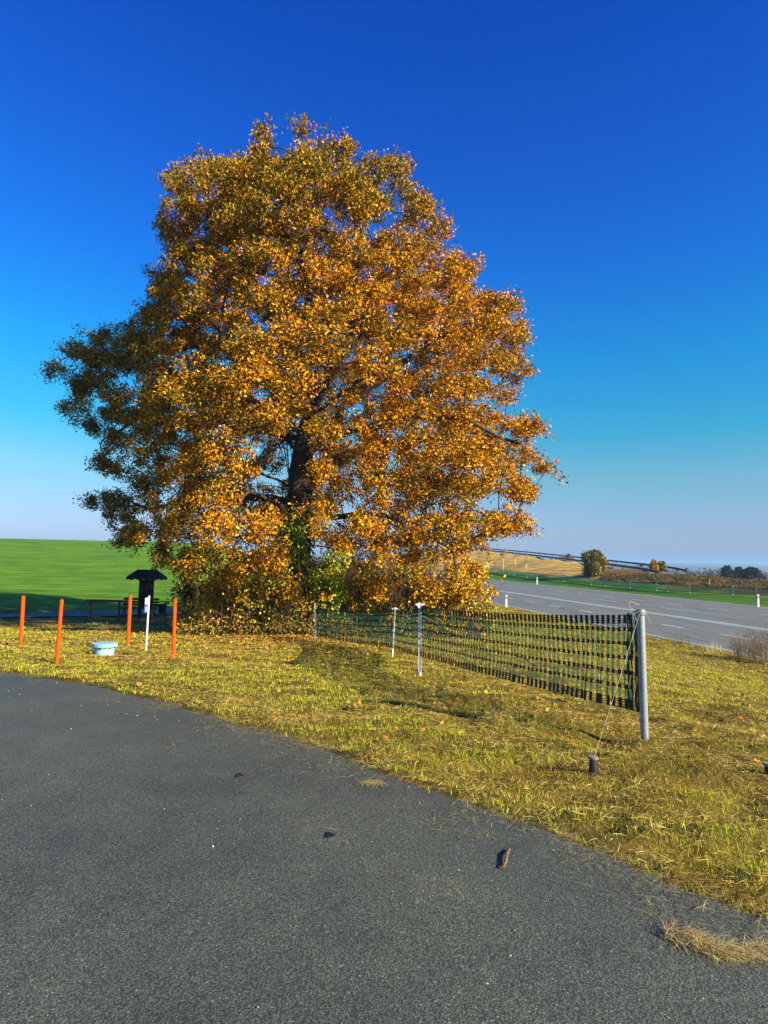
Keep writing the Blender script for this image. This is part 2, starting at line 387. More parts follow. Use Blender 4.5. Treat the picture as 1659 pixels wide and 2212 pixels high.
# ------------------------------------------------------------------ ground mesh
az = np.concatenate([np.arange(-180, -56, 4), np.arange(-56, 56, 0.28), np.arange(56, 180, 4)])*math.pi/180
rr = np.concatenate([[0.0], np.exp(np.linspace(math.log(0.6), math.log(9000), 430))])
GX = rr[:, None]*np.sin(az)[None]; GY = rr[:, None]*np.cos(az)[None]
gx, gy = GX.ravel(), GY.ravel()
gz = base_h(gx, gy)
near = np.hypot(gx, gy) < 60
sdv = np.full(len(gx), 5.0); sdv[near] = edge_sd(gx[near], gy[near]); 
m_ = (~near) & (gy < 0); sdv[m_] = -5
Lg, Sg = LS(gx, gy)
inroad = sst(L_NEAR-.35, L_NEAR-.05, Lg)*(1-sst(L_FAR+.05, L_FAR+.5, Lg))*(np.abs(Sg) < 400)
up_ = sst(-.02, .10, sdv)
tf = tuft_h(gx, gy)*sst(0, .3, sdv)*(1-sst(35, 60, np.hypot(gx, gy)))
gz = gz + (-0.03)*(1-up_) + up_*(0.022*(1-inroad)+tf*(1-inroad)) - 0.07*inroad
# bank with rough herbage behind the far fence, ditch by the far verge on the right
# land cover
pxg, pyg = project(np.stack([gx, gy, gz], -1))
cov = np.tile(np.array([.17, .13, .027]), (len(gx), 1))
fw = np.array([at(*p) for p in FENCE]); fL, fS = LS(fw[:, 0], fw[:, 1]); o_ = np.argsort(fS)
fenceL = np.interp(Sg, fS[o_], fL[o_]) - np.clip(Sg-fS.max()+6, 0, 200)*1.2
G1 = np.array([.055, .155, .010]); TAN = np.array([.50, .34, .09]); BR = np.array([.13, .085, .03]); GF = np.array([.10, .235, .012])
def blend(c, k): 
    global cov
    cov = cov*(1-k[:, None]) + np.asarray(c)*k[:, None]
beyond = Lg > L_FAR
blend(G1, sst(L_FAR+.6, L_FAR+1.6, Lg+fbm(gx, gy, .4, 9)*.8))
tk = sst(0, 2.5, Lg-fenceL-3+3*fbm(gx, gy, .1, 12))*beyond
tk = np.maximum(tk, beyond*sst(150, 162, gy)); blend(TAN*(.8+.4*(np.sin(Lg*1.9+4*fbm(gx, gy, .05, 23))>0))[:, None], tk)
bushx = at(1283, 1243, 114)
bk = tk*sst(-4, 6, (gx-bushx[0])*.9-(gy-bushx[1])*.25)
blend(BR*(0.7+.6*fbm(gx, gy, .5, 77)[:, None]), bk)
blend((.07, .10, .025), beyond*sst(118, 135, gy)*sst(48, 62, gx))
# left field: green beyond the path
lf = sst(33, 35, gy+.0*gx)*sst(9, 4, Lg)*(gy > 0)
blend(GF, lf)
blend((.035, .055, .03), sst(300, 500, np.hypot(gx, gy)))
# brown litter below the oak
TR = np.array([at(648, 1353, 21.5)[0], 21.5])
under = sst(8.5, 3, np.hypot(gx-TR[0]+2.5, (gy-TR[1])))*(fbm(gx, gy, 1.2, 4) > .35)
blend((.11, .065, .03), under*.8*(1-lf))
# worn soil right at the tarmac edge
blend((.16, .12, .05), sst(.12, .02, sdv)*sst(-.2, 0, sdv)*.6)
nr, nc = GX.shape
i = np.arange(nr-1)[:, None]*nc; j = np.arange(nc)[None]; jn = (j+1) % nc
quads = np.stack([(i+j), (i+jn), (i+nc+jn), (i+nc+j)], -1).reshape(-1, 4)[:, ::-1]
ground = fast_mesh('ground', np.stack([gx, gy, gz], -1), quads, M['land'], colors=cov, smooth=True)
tag(ground, 'mown verge, fields and hills, one continuous land surface', 'ground', kind='structure')

# tarmac sheet
ii = np.arange(0, len(EDX), 2); ex, ey = EDX[ii], EDY[ii]
bx = np.linspace(-40, 6, len(ii)); by = np.full(len(ii), -9.0)
T = np.linspace(0, 1, 60)**1.3
ax_ = ex[None]*(1-T[:, None])+bx[None]*T[:, None]; ay_ = ey[None]*(1-T[:, None])+by[None]*T[:, None]
az_ = base_h(ax_.ravel(), ay_.ravel()) + 0.006*(fbm(ax_.ravel(), ay_.ravel(), .8, 8)-.5)
az_[:len(ii)] -= .03
nr, nc = ax_.shape; i = np.arange(nr-1)[:, None]*nc; j = np.arange(nc-1)[None]
q = np.stack([(i+j), (i+j+1), (i+nc+j+1), (i+nc+j)], -1).reshape(-1, 4)
tag(fast_mesh('lane', np.stack([ax_.ravel(), ay_.ravel(), az_], -1), q[:, ::-1], M['tarmac'], smooth=True), 'coarse grey tarmac lane in the foreground', 'lane', kind='structure')

# highway
def strip(mb, l0, l1, s0, s1, dz, n=None):
    n = n or max(2, int((s1-s0)/6)+1); S = np.linspace(s0, s1, n)
    V = []
    for s in S:
        for l in (l0, l1): V.append((l*DL[0]+s*DS[0], l*DL[1]+s*DS[1], float(road_z(s))+dz))
    mb.add(V, [(2*k, 2*k+1, 2*k+3, 2*k+2) for k in range(n-1)])
mb = MB(); strip(mb, L_NEAR-.35, L_FAR+.35, -60, 330, 0.0)
tag(mb.build('highway', M['road']), 'wide grey highway with white lane markings passing behind the oak', 'road', kind='structure')
mb = MB()
for l, w in ((L_NEAR, .12), (L_FAR, .15), (L_MID-.25, .2), (L_MID+.25, .2)): strip(mb, l-w/2, l+w/2, -50, 320, .008)
def dashes(l, w, a, b, per, ln):
    s = a
    while s < b: strip(mb, l-w/2, l+w/2, s, s+ln, .008, 2); s += per
def S_of(px, py): return LS(*on_plane(px, py, ZR+.12))[1]
sA = S_of(1452.8, 1351.5); sB = S_of(1464.9, 1317.4); sC = S_of(1469, 1306)
perA = abs(S_of(1582, 1374)-sA); perB = abs(S_of(1308, 1297.4)-sB); perC = abs(S_of(1556, 1316.5)-sC)
print('dash periods', perA, perB, perC)
perA, perB, perC = [float(np.clip(p_, 4, 14)) for p_ in (perA, perB, perC)]
dashes(L_ROW1, .18, sA-perA*8-perA*.2, 300, perA, perA*.42)
dashes(L_ROW2, .14, sB-perB*6-perB*.2, 300, perB, perB*.42)
dashes(L_ROW3, .18, sC-perC*9-perC*.2, 300, perC, perC*.42)
tag(mb.build('road_markings', M['mark']), 'white lane lines, dashes and edge lines on the highway', 'markings', kind='structure')
mb = MB(); strip(mb, L_MID-.10, L_MID+.10, -50, 320, .006)
tag(mb.build('green_marking', M['mark_green']), 'green band between the double white centre lines', 'markings', kind='structure')

# path on the left, in the shade behind the marker posts
pc = [cast(-200, 1337)[:2], cast(0, 1333)[:2], cast(150, 1329.5)[:2], cast(300, 1325.5)[:2], cast(450, 1321)[:2], cast(560, 1317)[:2], cast(700, 1314)[:2]]
pc = np.array([[-40, pc[0][1]-.5]]+[list(p) for p in pc]); PS = np.linspace(0, len(pc)-1, 120)
PX = np.interp(PS, range(len(pc)), pc[:, 0]); PY = np.interp(PS, range(len(pc)), pc[:, 1])
kk = np.ones(9)/9; PX = np.convolve(np.pad(PX, 4, 'edge'), kk, 'valid'); PY = np.convolve(np.pad(PY, 4, 'edge'), kk, 'valid')
V = []; W_ = [-1.6, -.8, 0, .8, 1.6]
dx_, dy_ = np.gradient(PX), np.gradient(PY); dn = np.hypot(dx_, dy_)
for kx in range(120):
    for w in W_:
        ww = w*(1+.08*math.sin(kx*.9+w)); V.append((PX[kx]-dy_[kx]/dn[kx]*ww, PY[kx]+dx_[kx]/dn[kx]*ww, 0))
V = np.array(V); V[:, 2] = base_h(V[:, 0], V[:, 1])+.075
q = [(a*5+b, (a+1)*5+b, (a+1)*5+b+1, a*5+b+1) for a in range(119) for b in range(4)]
tag(fast_mesh('path', V, np.array(q), M['stone_path'], smooth=True), 'narrow grey path between the info board and the green field', 'path', kind='structure')

# ------------------------------------------------------------------ foliage builders
def leaves(P, size, axis=None, spread=1.0, aspect=.62, rs=None):
    """folded leaves at points P; returns V, quads"""
    n = len(P); rs = rs or rng
    d = rs.normal(size=(n, 3)); 
    if axis is not None: d = d*spread+axis
    d /= np.linalg.norm(d, axis=1)[:, None]
    e = rs.normal(size=(n, 3)); e -= d*(e*d).sum(1)[:, None]; e /= np.linalg.norm(e, axis=1)[:, None]
    nrm = np.cross(d, e)
    s = (np.asarray(size)*rs.uniform(.65, 1.3, n))[:, None]
    c = rs.uniform(-.25, .4, n)[:, None]
    b = P - d*s*.1; t = P+d*s*1.0-nrm*s*.12*c
    v = np.stack([b, P+d*s*.28+e*s*aspect*.33+nrm*s*c*.5, P+d*s*.70+e*s*aspect*.46+nrm*s*c*.6, t,
                  P+d*s*.70-e*s*aspect*.46+nrm*s*c*.6, P+d*s*.28-e*s*aspect*.33+nrm*s*c*.5], 1).reshape(-1, 3)
    k = np.arange(n)[:, None]*6
    q = np.concatenate([k+np.array([[0, 1, 2, 3]]), k+np.array([[0, 3, 4, 5]])])
    return v, q
def pal(n, cols, wts, var=.25):
    cols = np.array(cols); w = np.array(wts)/np.sum(wts)
    c = cols[rng.choice(len(cols), n, p=w)]
    return np.clip(c*np.exp(rng.normal(0, var, n))[:, None]*np.exp(rng.normal(0, .08, (n, 3))), 0, .9)
def paths_from(par, n):
    kids = [[] for _ in range(n)]
    for i in range(n):
        if par[i] >= 0: kids[par[i]].append(i)
    cnt = np.ones(n)
    for i in range(n-1, 0, -1): 
        if par[i] >= 0: cnt[par[i]] += cnt[i]
    out = []; stack = [(0, -1)]
    while stack:
        s, pr = stack.pop(); p = ([pr] if pr >= 0 else [])+[s]; cur = s
        while kids[cur]:
            ks = sorted(kids[cur], key=lambda k_: -cnt[k_])
            for o in ks[1:]: stack.append((o, cur))
            cur = ks[0]; p.append(cur)
        out.append(p)
    return out, kids, cnt

# ------------------------------------------------------------------ the oak
TD = 21.5
tb = np.array([*at(642, 1353, TD)[:2], 0]); tb[2] = H1(tb[0], tb[1])
SIL = [(560, 262), (600, 272), (628, 268), (655, 252), (682, 275), (720, 300), (780, 288), (790, 335), (845, 342), (890, 348), (888, 395), (925, 425), (945, 470), (988, 510), (985, 545),
       (1025, 575), (1030, 615), (1075, 640), (1105, 645), (1138, 680), (1145, 735), (1125, 765), (1155, 805), (1105, 835), (1110, 870), (1150, 900), (1187, 945), (1185, 1005), (1150, 1030),
       (1155, 1065), (1135, 1095), (1158, 1140), (1110, 1160), (1050, 1150), (1035, 1190), (1048, 1240), (1045, 1290), (1000, 1318), (900, 1312), (820, 1300), (740, 1310), (700, 1330), (600, 1300), (500, 1290), (440, 1285), (415, 1265),
       (385, 1262), (352, 1225), (318, 1218), (318, 1185), (270, 1178), (215, 1150), (235, 1110), (172, 1080), (240, 1050), (205, 1010), (185, 960), (200, 935), (150, 905), (115, 880), (78, 845), (110, 815),
       (75, 798), (150, 735), (220, 715), (265, 705), (310, 640), (345, 610), (303, 572), (365, 585), (335, 500), (355, 440), (358, 372), (410, 340), (470, 352), (520, 335), (545, 310)]
SILa = np.array(SIL, dtype=float)
def in_poly(px, py, poly):
    ins = np.zeros(len(px), bool); n = len(poly)
    for a in range(n):
        x0, y0 = poly[a]; x1, y1 = poly[(a+1) % n]
        c_ = ((y0 > py) != (y1 > py)) & (px < (x1-x0)*(py-y0)/(y1-y0+1e-12)+x0)
        ins ^= c_
    return ins
def row_span(py):
    L_, R_ = np.full(len(py), 1e9), np.full(len(py), -1e9)
    for a in range(len(SIL)):
        x0, y0 = SIL[a]; x1, y1 = SIL[(a+1) % len(SIL)]
        m = ((y0 > py) != (y1 > py)); xx = (x1-x0)*(py-y0)/(y1-y0+1e-12)+x0
        L_ = np.where(m, np.minimum(L_, xx), L_); R_ = np.where(m, np.maximum(R_, xx), R_)
    return L_, R_
def crown_points(n, shell):
    out = []
    while sum(len(o) for o in out) < n:
        m = 60000
        P = np.stack([rng.uniform(-14, 10, m), rng.uniform(TD-9, TD+12, m), rng.uniform(-1, 17.5, m)], -1)
        px, py = project(P)
        ok = in_poly(px, py, SIL); P, px, py = P[ok], px[ok], py[ok]
        L_, R_ = row_span(py); mid = (L_+R_)/2*.5+645*.5
        u = np.where(px > mid, (px-mid)/(R_-mid), (mid-px)/(mid-L_))
        halfw = (R_-L_)/2/F*TD
        D = np.minimum(halfw*.9, 6.6)*np.sqrt(np.clip(1-u**2.4, 0, 1))
        D *= .45+.55*sst(1335, 1190, py)      # skirts pull in near the ground
        back = 5.0*sst(470, 230, px)*sst(560, 720, py) + 1.5*sst(560, 300, px)*sst(800, 600, py)     # the left limbs grow away behind the crown
        lob = vnoise(P[:, 0]*.42+11, P[:, 2]*.50, 0, 301)*.6+vnoise(P[:, 0]*.95+5, P[:, 2]*1.05, 0, 302)*.4
        D *= np.where(P[:, 1] < TD+back, .40+.85*lob, 1.0)*(1-.4*sst(430, 230, px)*sst(560, 720, py))
        v = np.abs(P[:, 1]-TD-back)/np.maximum(D, .05)
        ok = v < 1
        rad = np.maximum(v, u)
        topf = sst(250, 420, py)
        keep = rng.random(len(rad)) < np.where(rad > .68, 1.0, np.where(rad > .45, shell, shell*.5))
        # irregular hollows inside the crown
        hn = vnoise(P[:, 0]*.62+40, P[:, 1]*.62, P[:, 2]*.62, 21)
        low = sst(700, 1050, py)
        keep &= hn > (.36 + .10*low)
        hang = (py > 1185) & (px > 690) & (px < 900) & (P[:, 1] < TD) & (rng.random(len(px)) < .5)
        keep &= ~hang
        out.append(P[ok & keep])
    return np.concatenate(out)[:n]
cand0 = crown_points(5200, .42)
# leaf masses stand apart from each other: keep centres about a metre from their neighbours
kept = []; cell = {}
for c_ in cand0:
    key = tuple((c_//1.2).astype(int)); md = 1.05 if c_[2] < 9 else .93; ok_ = True
    for ax0 in (-1, 0, 1):
        for ay0 in (-1, 0, 1):
            for az0 in (-1, 0, 1):
                for p in cell.get((key[0]+ax0, key[1]+ay0, key[2]+az0), ()):
                    if ((p-c_)**2).sum() < md*md: ok_ = False; break
                if not ok_: break
            if not ok_: break
        if not ok_: break
    if ok_: kept.append(c_); cell.setdefault(key, []).append(c_)
print('leaf masses', len(kept))
A = []
for c_ in kept:
    n_ = rng.integers(10, 17); R_c = rng.uniform(.38, .62); d = rng.normal(size=(n_, 3)); d /= np.linalg.norm(d, axis=1)[:, None]
    A.append(c_ + d*R_c*rng.uniform(.35, 1, (n_, 1))**.5*np.array([1.1, 1.1, .72]))
A = np.concatenate(A)
px, py = project(A); A = A[in_poly(px, py, SIL)]
# thin places: (x, y, rx, ry, depth limit, share removed)
px, py = project(A); kill = np.zeros(len(A), bool)
for gx0, gy0, ax0, ay0, dl, sh in [(648, 975, 45, 62, 1.0, .72), (672, 1220, 58, 66, 99, 1.5), (640, 1085, 45, 55, 0, .8), (715, 815, 60, 40, .5, .85), (765, 715, 22, 60, .3, .8), (925, 765, 60, 30, .5, .85), (585, 1050, 55, 40, 99, .8), (800, 1085, 75, 35, 99, .8),
        (1040, 1085, 55, 40, 99, .7), (515, 965, 40, 30, 99, .6), (790, 900, 40, 60, 99, .6), (870, 1130, 60, 30, 99, .7), (730, 1135, 40, 30, 99, .8), (480, 1120, 60, 22, 99, .6), (345, 1120, 70, 22, 99, .55), (950, 640, 40, 24, .5, .7),
        (640, 560, 24, 60, .2, .8), (560, 700, 45, 22, .5, .7), (430, 620, 40, 25, 2, .6), (500, 1190, 60, 30, 99, .5), (1010, 860, 50, 22, .5, .7), (880, 980, 45, 45, .5, .7), (380, 900, 60, 30, 99, .45), (700, 420, 40, 22, .4, .6)]:
    ins = ((px-gx0)/ax0)**2+((py-gy0)/ay0)**2 < 1
    kill |= ins & (A[:, 1] < TD+dl) & (rng.random(len(A)) < sh*(.62 if dl > 50 else .9))
A = A[~kill]
# stray sprays poking out of the outline
px, py = project(A); L_, R_ = row_span(py); nearu = np.minimum(px-L_, R_-px)
cand = np.where((nearu < 55) | (py < 420))[0]; cand = cand[rng.random(len(cand)) < .16]; ex_a = []
for a in cand:
    d = A[a]-np.array([tb[0], TD, 7.5]); d /= np.linalg.norm(d); d += rng.normal(size=3)*.35+np.array([0, 0, .08]); d /= np.linalg.norm(d)
    for t_ in (.25, .45, .65)[:rng.integers(1, 4)]: ex_a.append(A[a]+d*t_+rng.normal(size=3)*.04)
NSP = len(A); A = np.concatenate([A, np.array(ex_a)])
print('attractors', len(A))
# skeleton by space colonisation
NP = []; PAR = []
tw = [(642, 1353), (641, 1250), (643, 1150), (648, 1060), (655, 980), (668, 915), (690, 850)]
ctrl = [tb+np.array([0, 0, -.1])]+[at(x, y, TD) for x, y in tw[1:]]
for a in range(len(ctrl)-1):
    for t_ in np.arange(0, 1, .25): NP.append(ctrl[a]*(1-t_)+ctrl[a+1]*t_); PAR.append(len(NP)-2)
trunk_n = len(NP)
# leading limbs seen in the photograph (targets in picture and depth)
def limb(start_z, pts):
    s_ = min(range(trunk_n), key=lambda k_: abs(NP[k_][2]-start_z)); cur = s_; p0 = NP[s_]
    for x, y, dd in pts:
        p1 = at(x, y, TD+dd); n_ = max(2, int(np.linalg.norm(p1-p0)/.4))
        for t_ in range(1, n_+1):
            q_ = p0+(p1-p0)*t_/n_ + rng.normal(size=3)*.035; NP.append(q_); PAR.append(cur); cur = len(NP)-1
        p0 = p1
    return cur
zt = lambda y: at(650, y, TD)[2]
limb(zt(870), [(690, 770, .3), (660, 640, .2), (640, 480, 0), (640, 340, 0)])
limb(zt(880), [(720, 800, -1), (760, 720, -1.5), (765, 600, -1.8), (790, 450, -1)])
limb(zt(910), [(760, 870, .5), (850, 800, 0), (940, 730, .5), (1050, 700, 1)])
limb(zt(960), [(760, 930, -2), (880, 900, -3), (1000, 900, -3.5), (1100, 960, -3)])
limb(zt(1010), [(740, 985, 2), (860, 960, 3), (1010, 930, 3), (1130, 960, 2)])
limb(zt(1110), [(720, 1118, -.8), (800, 1110, -1.5), (900, 1130, -2), (980, 1190, -2)])
limb(zt(940), [(560, 880, -1.5), (470, 800, -3), (400, 760, -4)])
limb(zt(900), [(570, 800, 1), (470, 740, 3), (340, 760, 4), (200, 780, 5)])
limb(zt(1050), [(560, 1020, -2), (480, 1000, -3.5), (400, 1030, -4)])
limb(zt(1080), [(560, 1075, .5), (440, 1060, 2.5), (330, 1100, 4), (240, 1090, 5)])
limb(zt(1120), [(600, 1090, -2), (540, 1060, -3.6), (500, 1110, -4.8)])
limb(zt(950), [(560, 930, 2), (430, 900, 4), (300, 900, 5), (220, 950, 5)])
limb(zt(860), [(600, 700, 2), (530, 580, 3), (450, 470, 2)])
limb(zt(1000), [(700, 940, 3), (760, 850, 5), (800, 760, 6)])
limb(zt(1000), [(620, 940, 3), (540, 850, 5), (480, 800, 6)])
limb(zt(900), [(740, 850, -3), (800, 810, -5), (850, 820, -6)])
NP = [np.array(p) for p in NP]
STEP, INF, KILL = .30, 4.0, .42
alive = np.ones(len(A), bool)
near_i = np.full(len(A), -1); near_d = np.full(len(A), 1e9)
def upd(new):
    global near_i, near_d
    Pn = np.array([NP[k_] for k_ in new]); ai = np.where(alive)[0]
    for c0 in range(0, len(Pn), 200):
        d = np.linalg.norm(A[ai][:, None]-Pn[None, c0:c0+200], axis=2); j_ = d.argmin(1); dm = d[np.arange(len(ai)), j_]
        b = dm < near_d[ai]; near_d[ai[b]] = dm[b]; near_i[ai[b]] = np.array(new)[c0:c0+200][j_[b]]
upd(list(range(len(NP)))); own = near_i.copy()
for it in range(70):
    alive &= near_d > KILL
    ai = np.where(alive & (near_d < INF))[0]
    if not len(ai): break
    acc = {}
    Nn = np.array(NP); dv = A[ai]-Nn[near_i[ai]]; dv /= np.linalg.norm(dv, axis=1)[:, None]
    for k_, v_ in zip(near_i[ai], dv): acc[k_] = acc.get(k_, 0)+v_
    new = []
    for k_, v_ in acc.items():
        v_ = v_ + rng.normal(size=3)*.25; l_ = np.linalg.norm(v_)
        if l_ < .1: continue
        NP.append(NP[k_]+v_/l_*STEP+np.array([0, 0, -.01])); PAR.append(k_); new.append(len(NP)-1)
    if not new: break
    upd(new)
print('tree nodes', len(NP), 'iterations', it, 'left', int(alive.sum()))
Nn = np.array(NP); PAR[0] = -1
pth, kids, cnt = paths_from(PAR, len(NP))
rad = np.zeros(len(NP))
for i_ in range(len(NP)-1, -1, -1):
    rad[i_] = .011 if not kids[i_] else sum(rad[k_]**2.35 for k_ in kids[i_])**(1/2.35)
sc_ = .46/rad[0]; rad = np.where(rad > .03, .03+(rad-.03)*((.46-.03)/(rad[0]-.03)), rad)
rad[0] *= 1.5; rad[1] *= 1.25; rad[2] *= 1.1
oak = empty('oak_tree', tuple(tb), 'large spreading oak with orange brown autumn leaves beside the lane', 'tree')
mbt, mbb = MB(), MB()
for p in pth:
    pts = [NP[k_] for k_ in p]; rs_ = [rad[k_] for k_ in p]
    if len(p) > 1 and p[0] != 0: rs_[0] = rs_[1]*1.05
    if len(pts) < 2: continue
    n_ = 12 if rs_[0] > .2 else (7 if rs_[0] > .05 else (5 if rs_[0] > .02 else 3))
    (mbt if p[0] == 0 else mbb).tube(pts, rs_, n_, cap=False, jit=.06)
mbt.build('trunk', M['bark'], oak, smooth=True)
# twigs to the leaf sprays
n_sp = len(A)
Bp = Nn[near_i]; dA = A-Bp
for a in range(n_sp):
    if .12 < near_d[a] < 1.2:
        mid = (Bp[a]+A[a])/2 + rng.normal(size=3)*.06
        mbb.tube([Bp[a], mid, A[a]], [.010, .007, .004], 3, cap=False)
mbb.build('branches', M['bark'], oak, smooth=True)
# leaves
cntl = rng.integers(40, 72, n_sp); cntl[NSP:] = rng.integers(9, 20, n_sp-NSP)
idx = np.repeat(np.arange(n_sp), cntl); nL = len(idx)
axis = (A-np.array([tb[0], TD, 6.0])); axis /= np.linalg.norm(axis, axis=1)[:, None]
P = A[idx]+rng.normal(size=(nL, 3))*np.where(np.arange(n_sp) < NSP, rng.uniform(.09, .16, n_sp), .08)[idx][:, None]
px, py = project(P)
vL, qL = leaves(P, .089, axis[idx]+np.array([0, 0, -.2]), 1.1)
toneN = vnoise(P[:, 0]*.5, P[:, 1]*.5, P[:, 2]*.5, 61)
green = np.clip(.22+.55*sst(650, 250, py)+.60*sst(520, 130, px)+(toneN-.5)*.9, 0.03, .85)  # olive top leaves; the extra share leftwards paints that side's shade
cO = pal(nL, [(.66, .27, .009), (.54, .165, .006), (.74, .37, .014), (.22, .075, .006), (.34, .20, .010)], [4, 2.2, 2.4, 2.2, 2], .28)
cG = pal(nL, [(.12, .13, .010), (.24, .18, .012), (.06, .07, .008), (.32, .19, .012)], [2, 3, 1.6, 2.5], .25)
isg = rng.random(nL) < green
colr = np.where(isg[:, None], cG, cO)
fast_mesh('crown', vL, qL, M['leaf'], oak, np.repeat(colr, 6, axis=0))
print('leaves', nL)

# ------------------------------------------------------------------ ivy on the trunk
def nodes_at(z): 
    zz = np.array([p[2] for p in ctrl]); return np.array([np.interp(z, zz, [p[0] for p in ctrl]), np.interp(z, zz, [p[1] for p in ctrl])])
n_ = 9500; z_ = tb[2]+rng.random(n_)**.9*4.1; ang = rng.uniform(-math.pi, math.pi, n_)
dens = vnoise(ang*1.5+9, z_*1.1, 0, 71); ok = dens > .36; z_, ang = z_[ok], ang[ok]; n_ = len(z_)
cc = np.array([nodes_at(z) for z in z_]); rd = .62-.05*(z_-tb[2])+np.abs(rng.normal(0, .24, n_))
P = np.stack([cc[:, 0]+np.cos(ang)*rd, cc[:, 1]+np.sin(ang)*rd, z_], -1)
iv = empty('ivy', (tb[0], tb[1], tb[2]), 'green ivy climbing the lower trunk of the big oak', 'plant')
vL, qL = leaves(P, .10, np.stack([np.cos(ang), np.sin(ang), -.6*np.ones(n_)], -1), .7, .9)
fast_mesh('leaves', vL, qL, M['leaf'], iv, np.repeat(pal(n_, [(.08, .22, .012), (.18, .34, .02), (.36, .40, .03), (.04, .10, .01)], [3, 2.6, 1.2, 2]), 6, axis=0))
mb = MB()
for _ in range(42):
    a = rng.uniform(0, 2*math.pi); pts = []
    for z in np.linspace(0, rng.uniform(2, 4.4), 9):
        c_ = nodes_at(tb[2]+z); r_ = .53-.045*z; a += rng.normal(0, .13); pts.append((c_[0]+math.cos(a)*r_, c_[1]+math.sin(a)*r_, tb[2]+z))
    mb.tube(pts, rng.uniform(.01, .022), 4, cap=False)
mb.build('stems', M['twig'], iv)

# ------------------------------------------------------------------ shrubs under the oak
def shrub(name, label, px, py, dd, width, height, nst, nlf, cols, wts, group, lsz=.085, lean=.35, depthw=None, lpos=(.10, 1.0), stemc=((.12, .07, .03), (.05, .032, .018), (.20, .12, .055)), cat='shrub', stems_r=(.006, .016), z0=None):
    b = at(px, py, dd); z = H1(b[0], b[1]) if z0 is None else z0; b[2] = z
    o = empty(name, tuple(b), label, cat, group)
    mb = MB(); tips = []; tv = []
    dw = depthw or width*.6
    for _ in range(nst):
        u = rng.uniform(-.5, .5); v = rng.uniform(-.5, .5)
        p0 = b + np.array([u*width*.8, v*dw*.8, -.05]); h = height*rng.uniform(.55, 1.05)*(1-.35*abs(u*2)**2)
        d = np.array([u*1.2+rng.normal(0, lean), v*1.0+rng.normal(0, lean), 0])*h*.35
        pts = []
        for k_ in range(6):
            t_ = k_/5; pts.append(p0+np.array([0, 0, h])*t_*(1-.12*t_)+d*t_**1.7+rng.normal(size=3)*.03*h*t_)
        r0 = rng.uniform(*stems_r); c_ = stemc[rng.integers(len(stemc))]
        mb.tube(pts, [r0*(1-.75*k_/5) for k_ in range(6)], 3, cap=False, col=c_)
        for _k in range(rng.integers(3, 7)):
            t_ = rng.uniform(.25, .95); k_ = int(t_*5); q_ = pts[k_]+(pts[min(k_+1, 5)]-pts[k_])*(t_*5-k_)
            e = q_+(rng.normal(size=3)*np.array([.22, .22, .13])+np.array([0, 0, .12]))*min(1.3, height*.45)
            mb.tube([q_, (q_+e)/2+rng.normal(size=3)*.02, e], [r0*.5, r0*.4, r0*.25], 3, cap=False, col=c_)
            for s_ in np.linspace(.4, 1, 3): 
                if lpos[0] <= t_ <= lpos[1]: tips.append(q_+(e-q_)*s_)
    mb.build('stems', M['stem'], o, colors=True)
    if nlf:
        tips = np.array(tips); cl = vnoise(tips[:, 0]*1.6, tips[:, 1]*1.6, tips[:, 2]*1.6, 88); wv = np.clip(cl-.3, .02, 1)**1.6; wv /= wv.sum()
        P = tips[rng.choice(len(tips), nlf, p=wv)]+rng.normal(size=(nlf, 3))*.06
        vL, qL = leaves(P, lsz, np.array([[0, 0, -.5]]), 1.0, .75)
        fast_mesh('leaves', vL, qL, M['leaf'], o, np.repeat(pal(nlf, cols, wts), 6, axis=0))
    return o
YEL = [(.70, .48, .03), (.62, .32, .02), (.38, .36, .03), (.16, .22, .025), (.45, .2, .02)]
ug = 'shrubs growing under the oak'
shrub('shrub', 'low spiky shrub with yellow leaves at the left foot of the oak', 435, 1366, 20.2, 1.7, 1.3, 60, 1500, YEL, [4, 3, 2, 1, 1], ug, .08)
shrub('shrub', 'dark twiggy shrub with orange leaves left of the trunk', 505, 1368, 19.8, 2.1, 2.7, 120, 2900, YEL, [3, 4, 1, 1, 2], ug, .09)
shrub('shrub', 'tall shrub of thin dark stems directly before the left side of the trunk', 580, 1368, 19.8, 2.1, 3.0, 120, 3000, YEL, [3, 2, 3, 2.5, 1], ug, .09)
shrub('shrub', 'shrub with lime green leaves right of the trunk foot behind the first thin post', 665, 1364, 20.2, 2.2, 4.0, 120, 5200, [(.55, .50, .03), (.30, .42, .02), (.16, .30, .015), (.60, .34, .02)], [2, 4, 4, 1], ug, .09, lpos=(.25, 1.0))
shrub('shrub', 'brown tangled shrub with sparse leaves behind the left net panel', 765, 1352, 21.0, 2.8, 3.9, 220, 3400, YEL, [2, 3, 2, 1, 2], ug, .08)
shrub('shrub', 'rounded brown twiggy shrub behind the middle of the net fence', 865, 1348, 21.5, 3.0, 3.9, 260, 3200, YEL, [2, 3, 3, 1, 2], ug, .08)
shrub('shrub', 'bright orange leaved shrub at the right end of the thicket', 975, 1345, 21.5, 2.5, 3.6, 160, 6500, YEL, [4, 5, .6, .3, 1.5], ug, .10)
shrub('shrub', 'small green leaved shrub at the road end of the thicket', 1030, 1338, 22.5, 1.0, 1.7, 40, 900, YEL, [1, .5, 3, 3, .2], ug, .11)

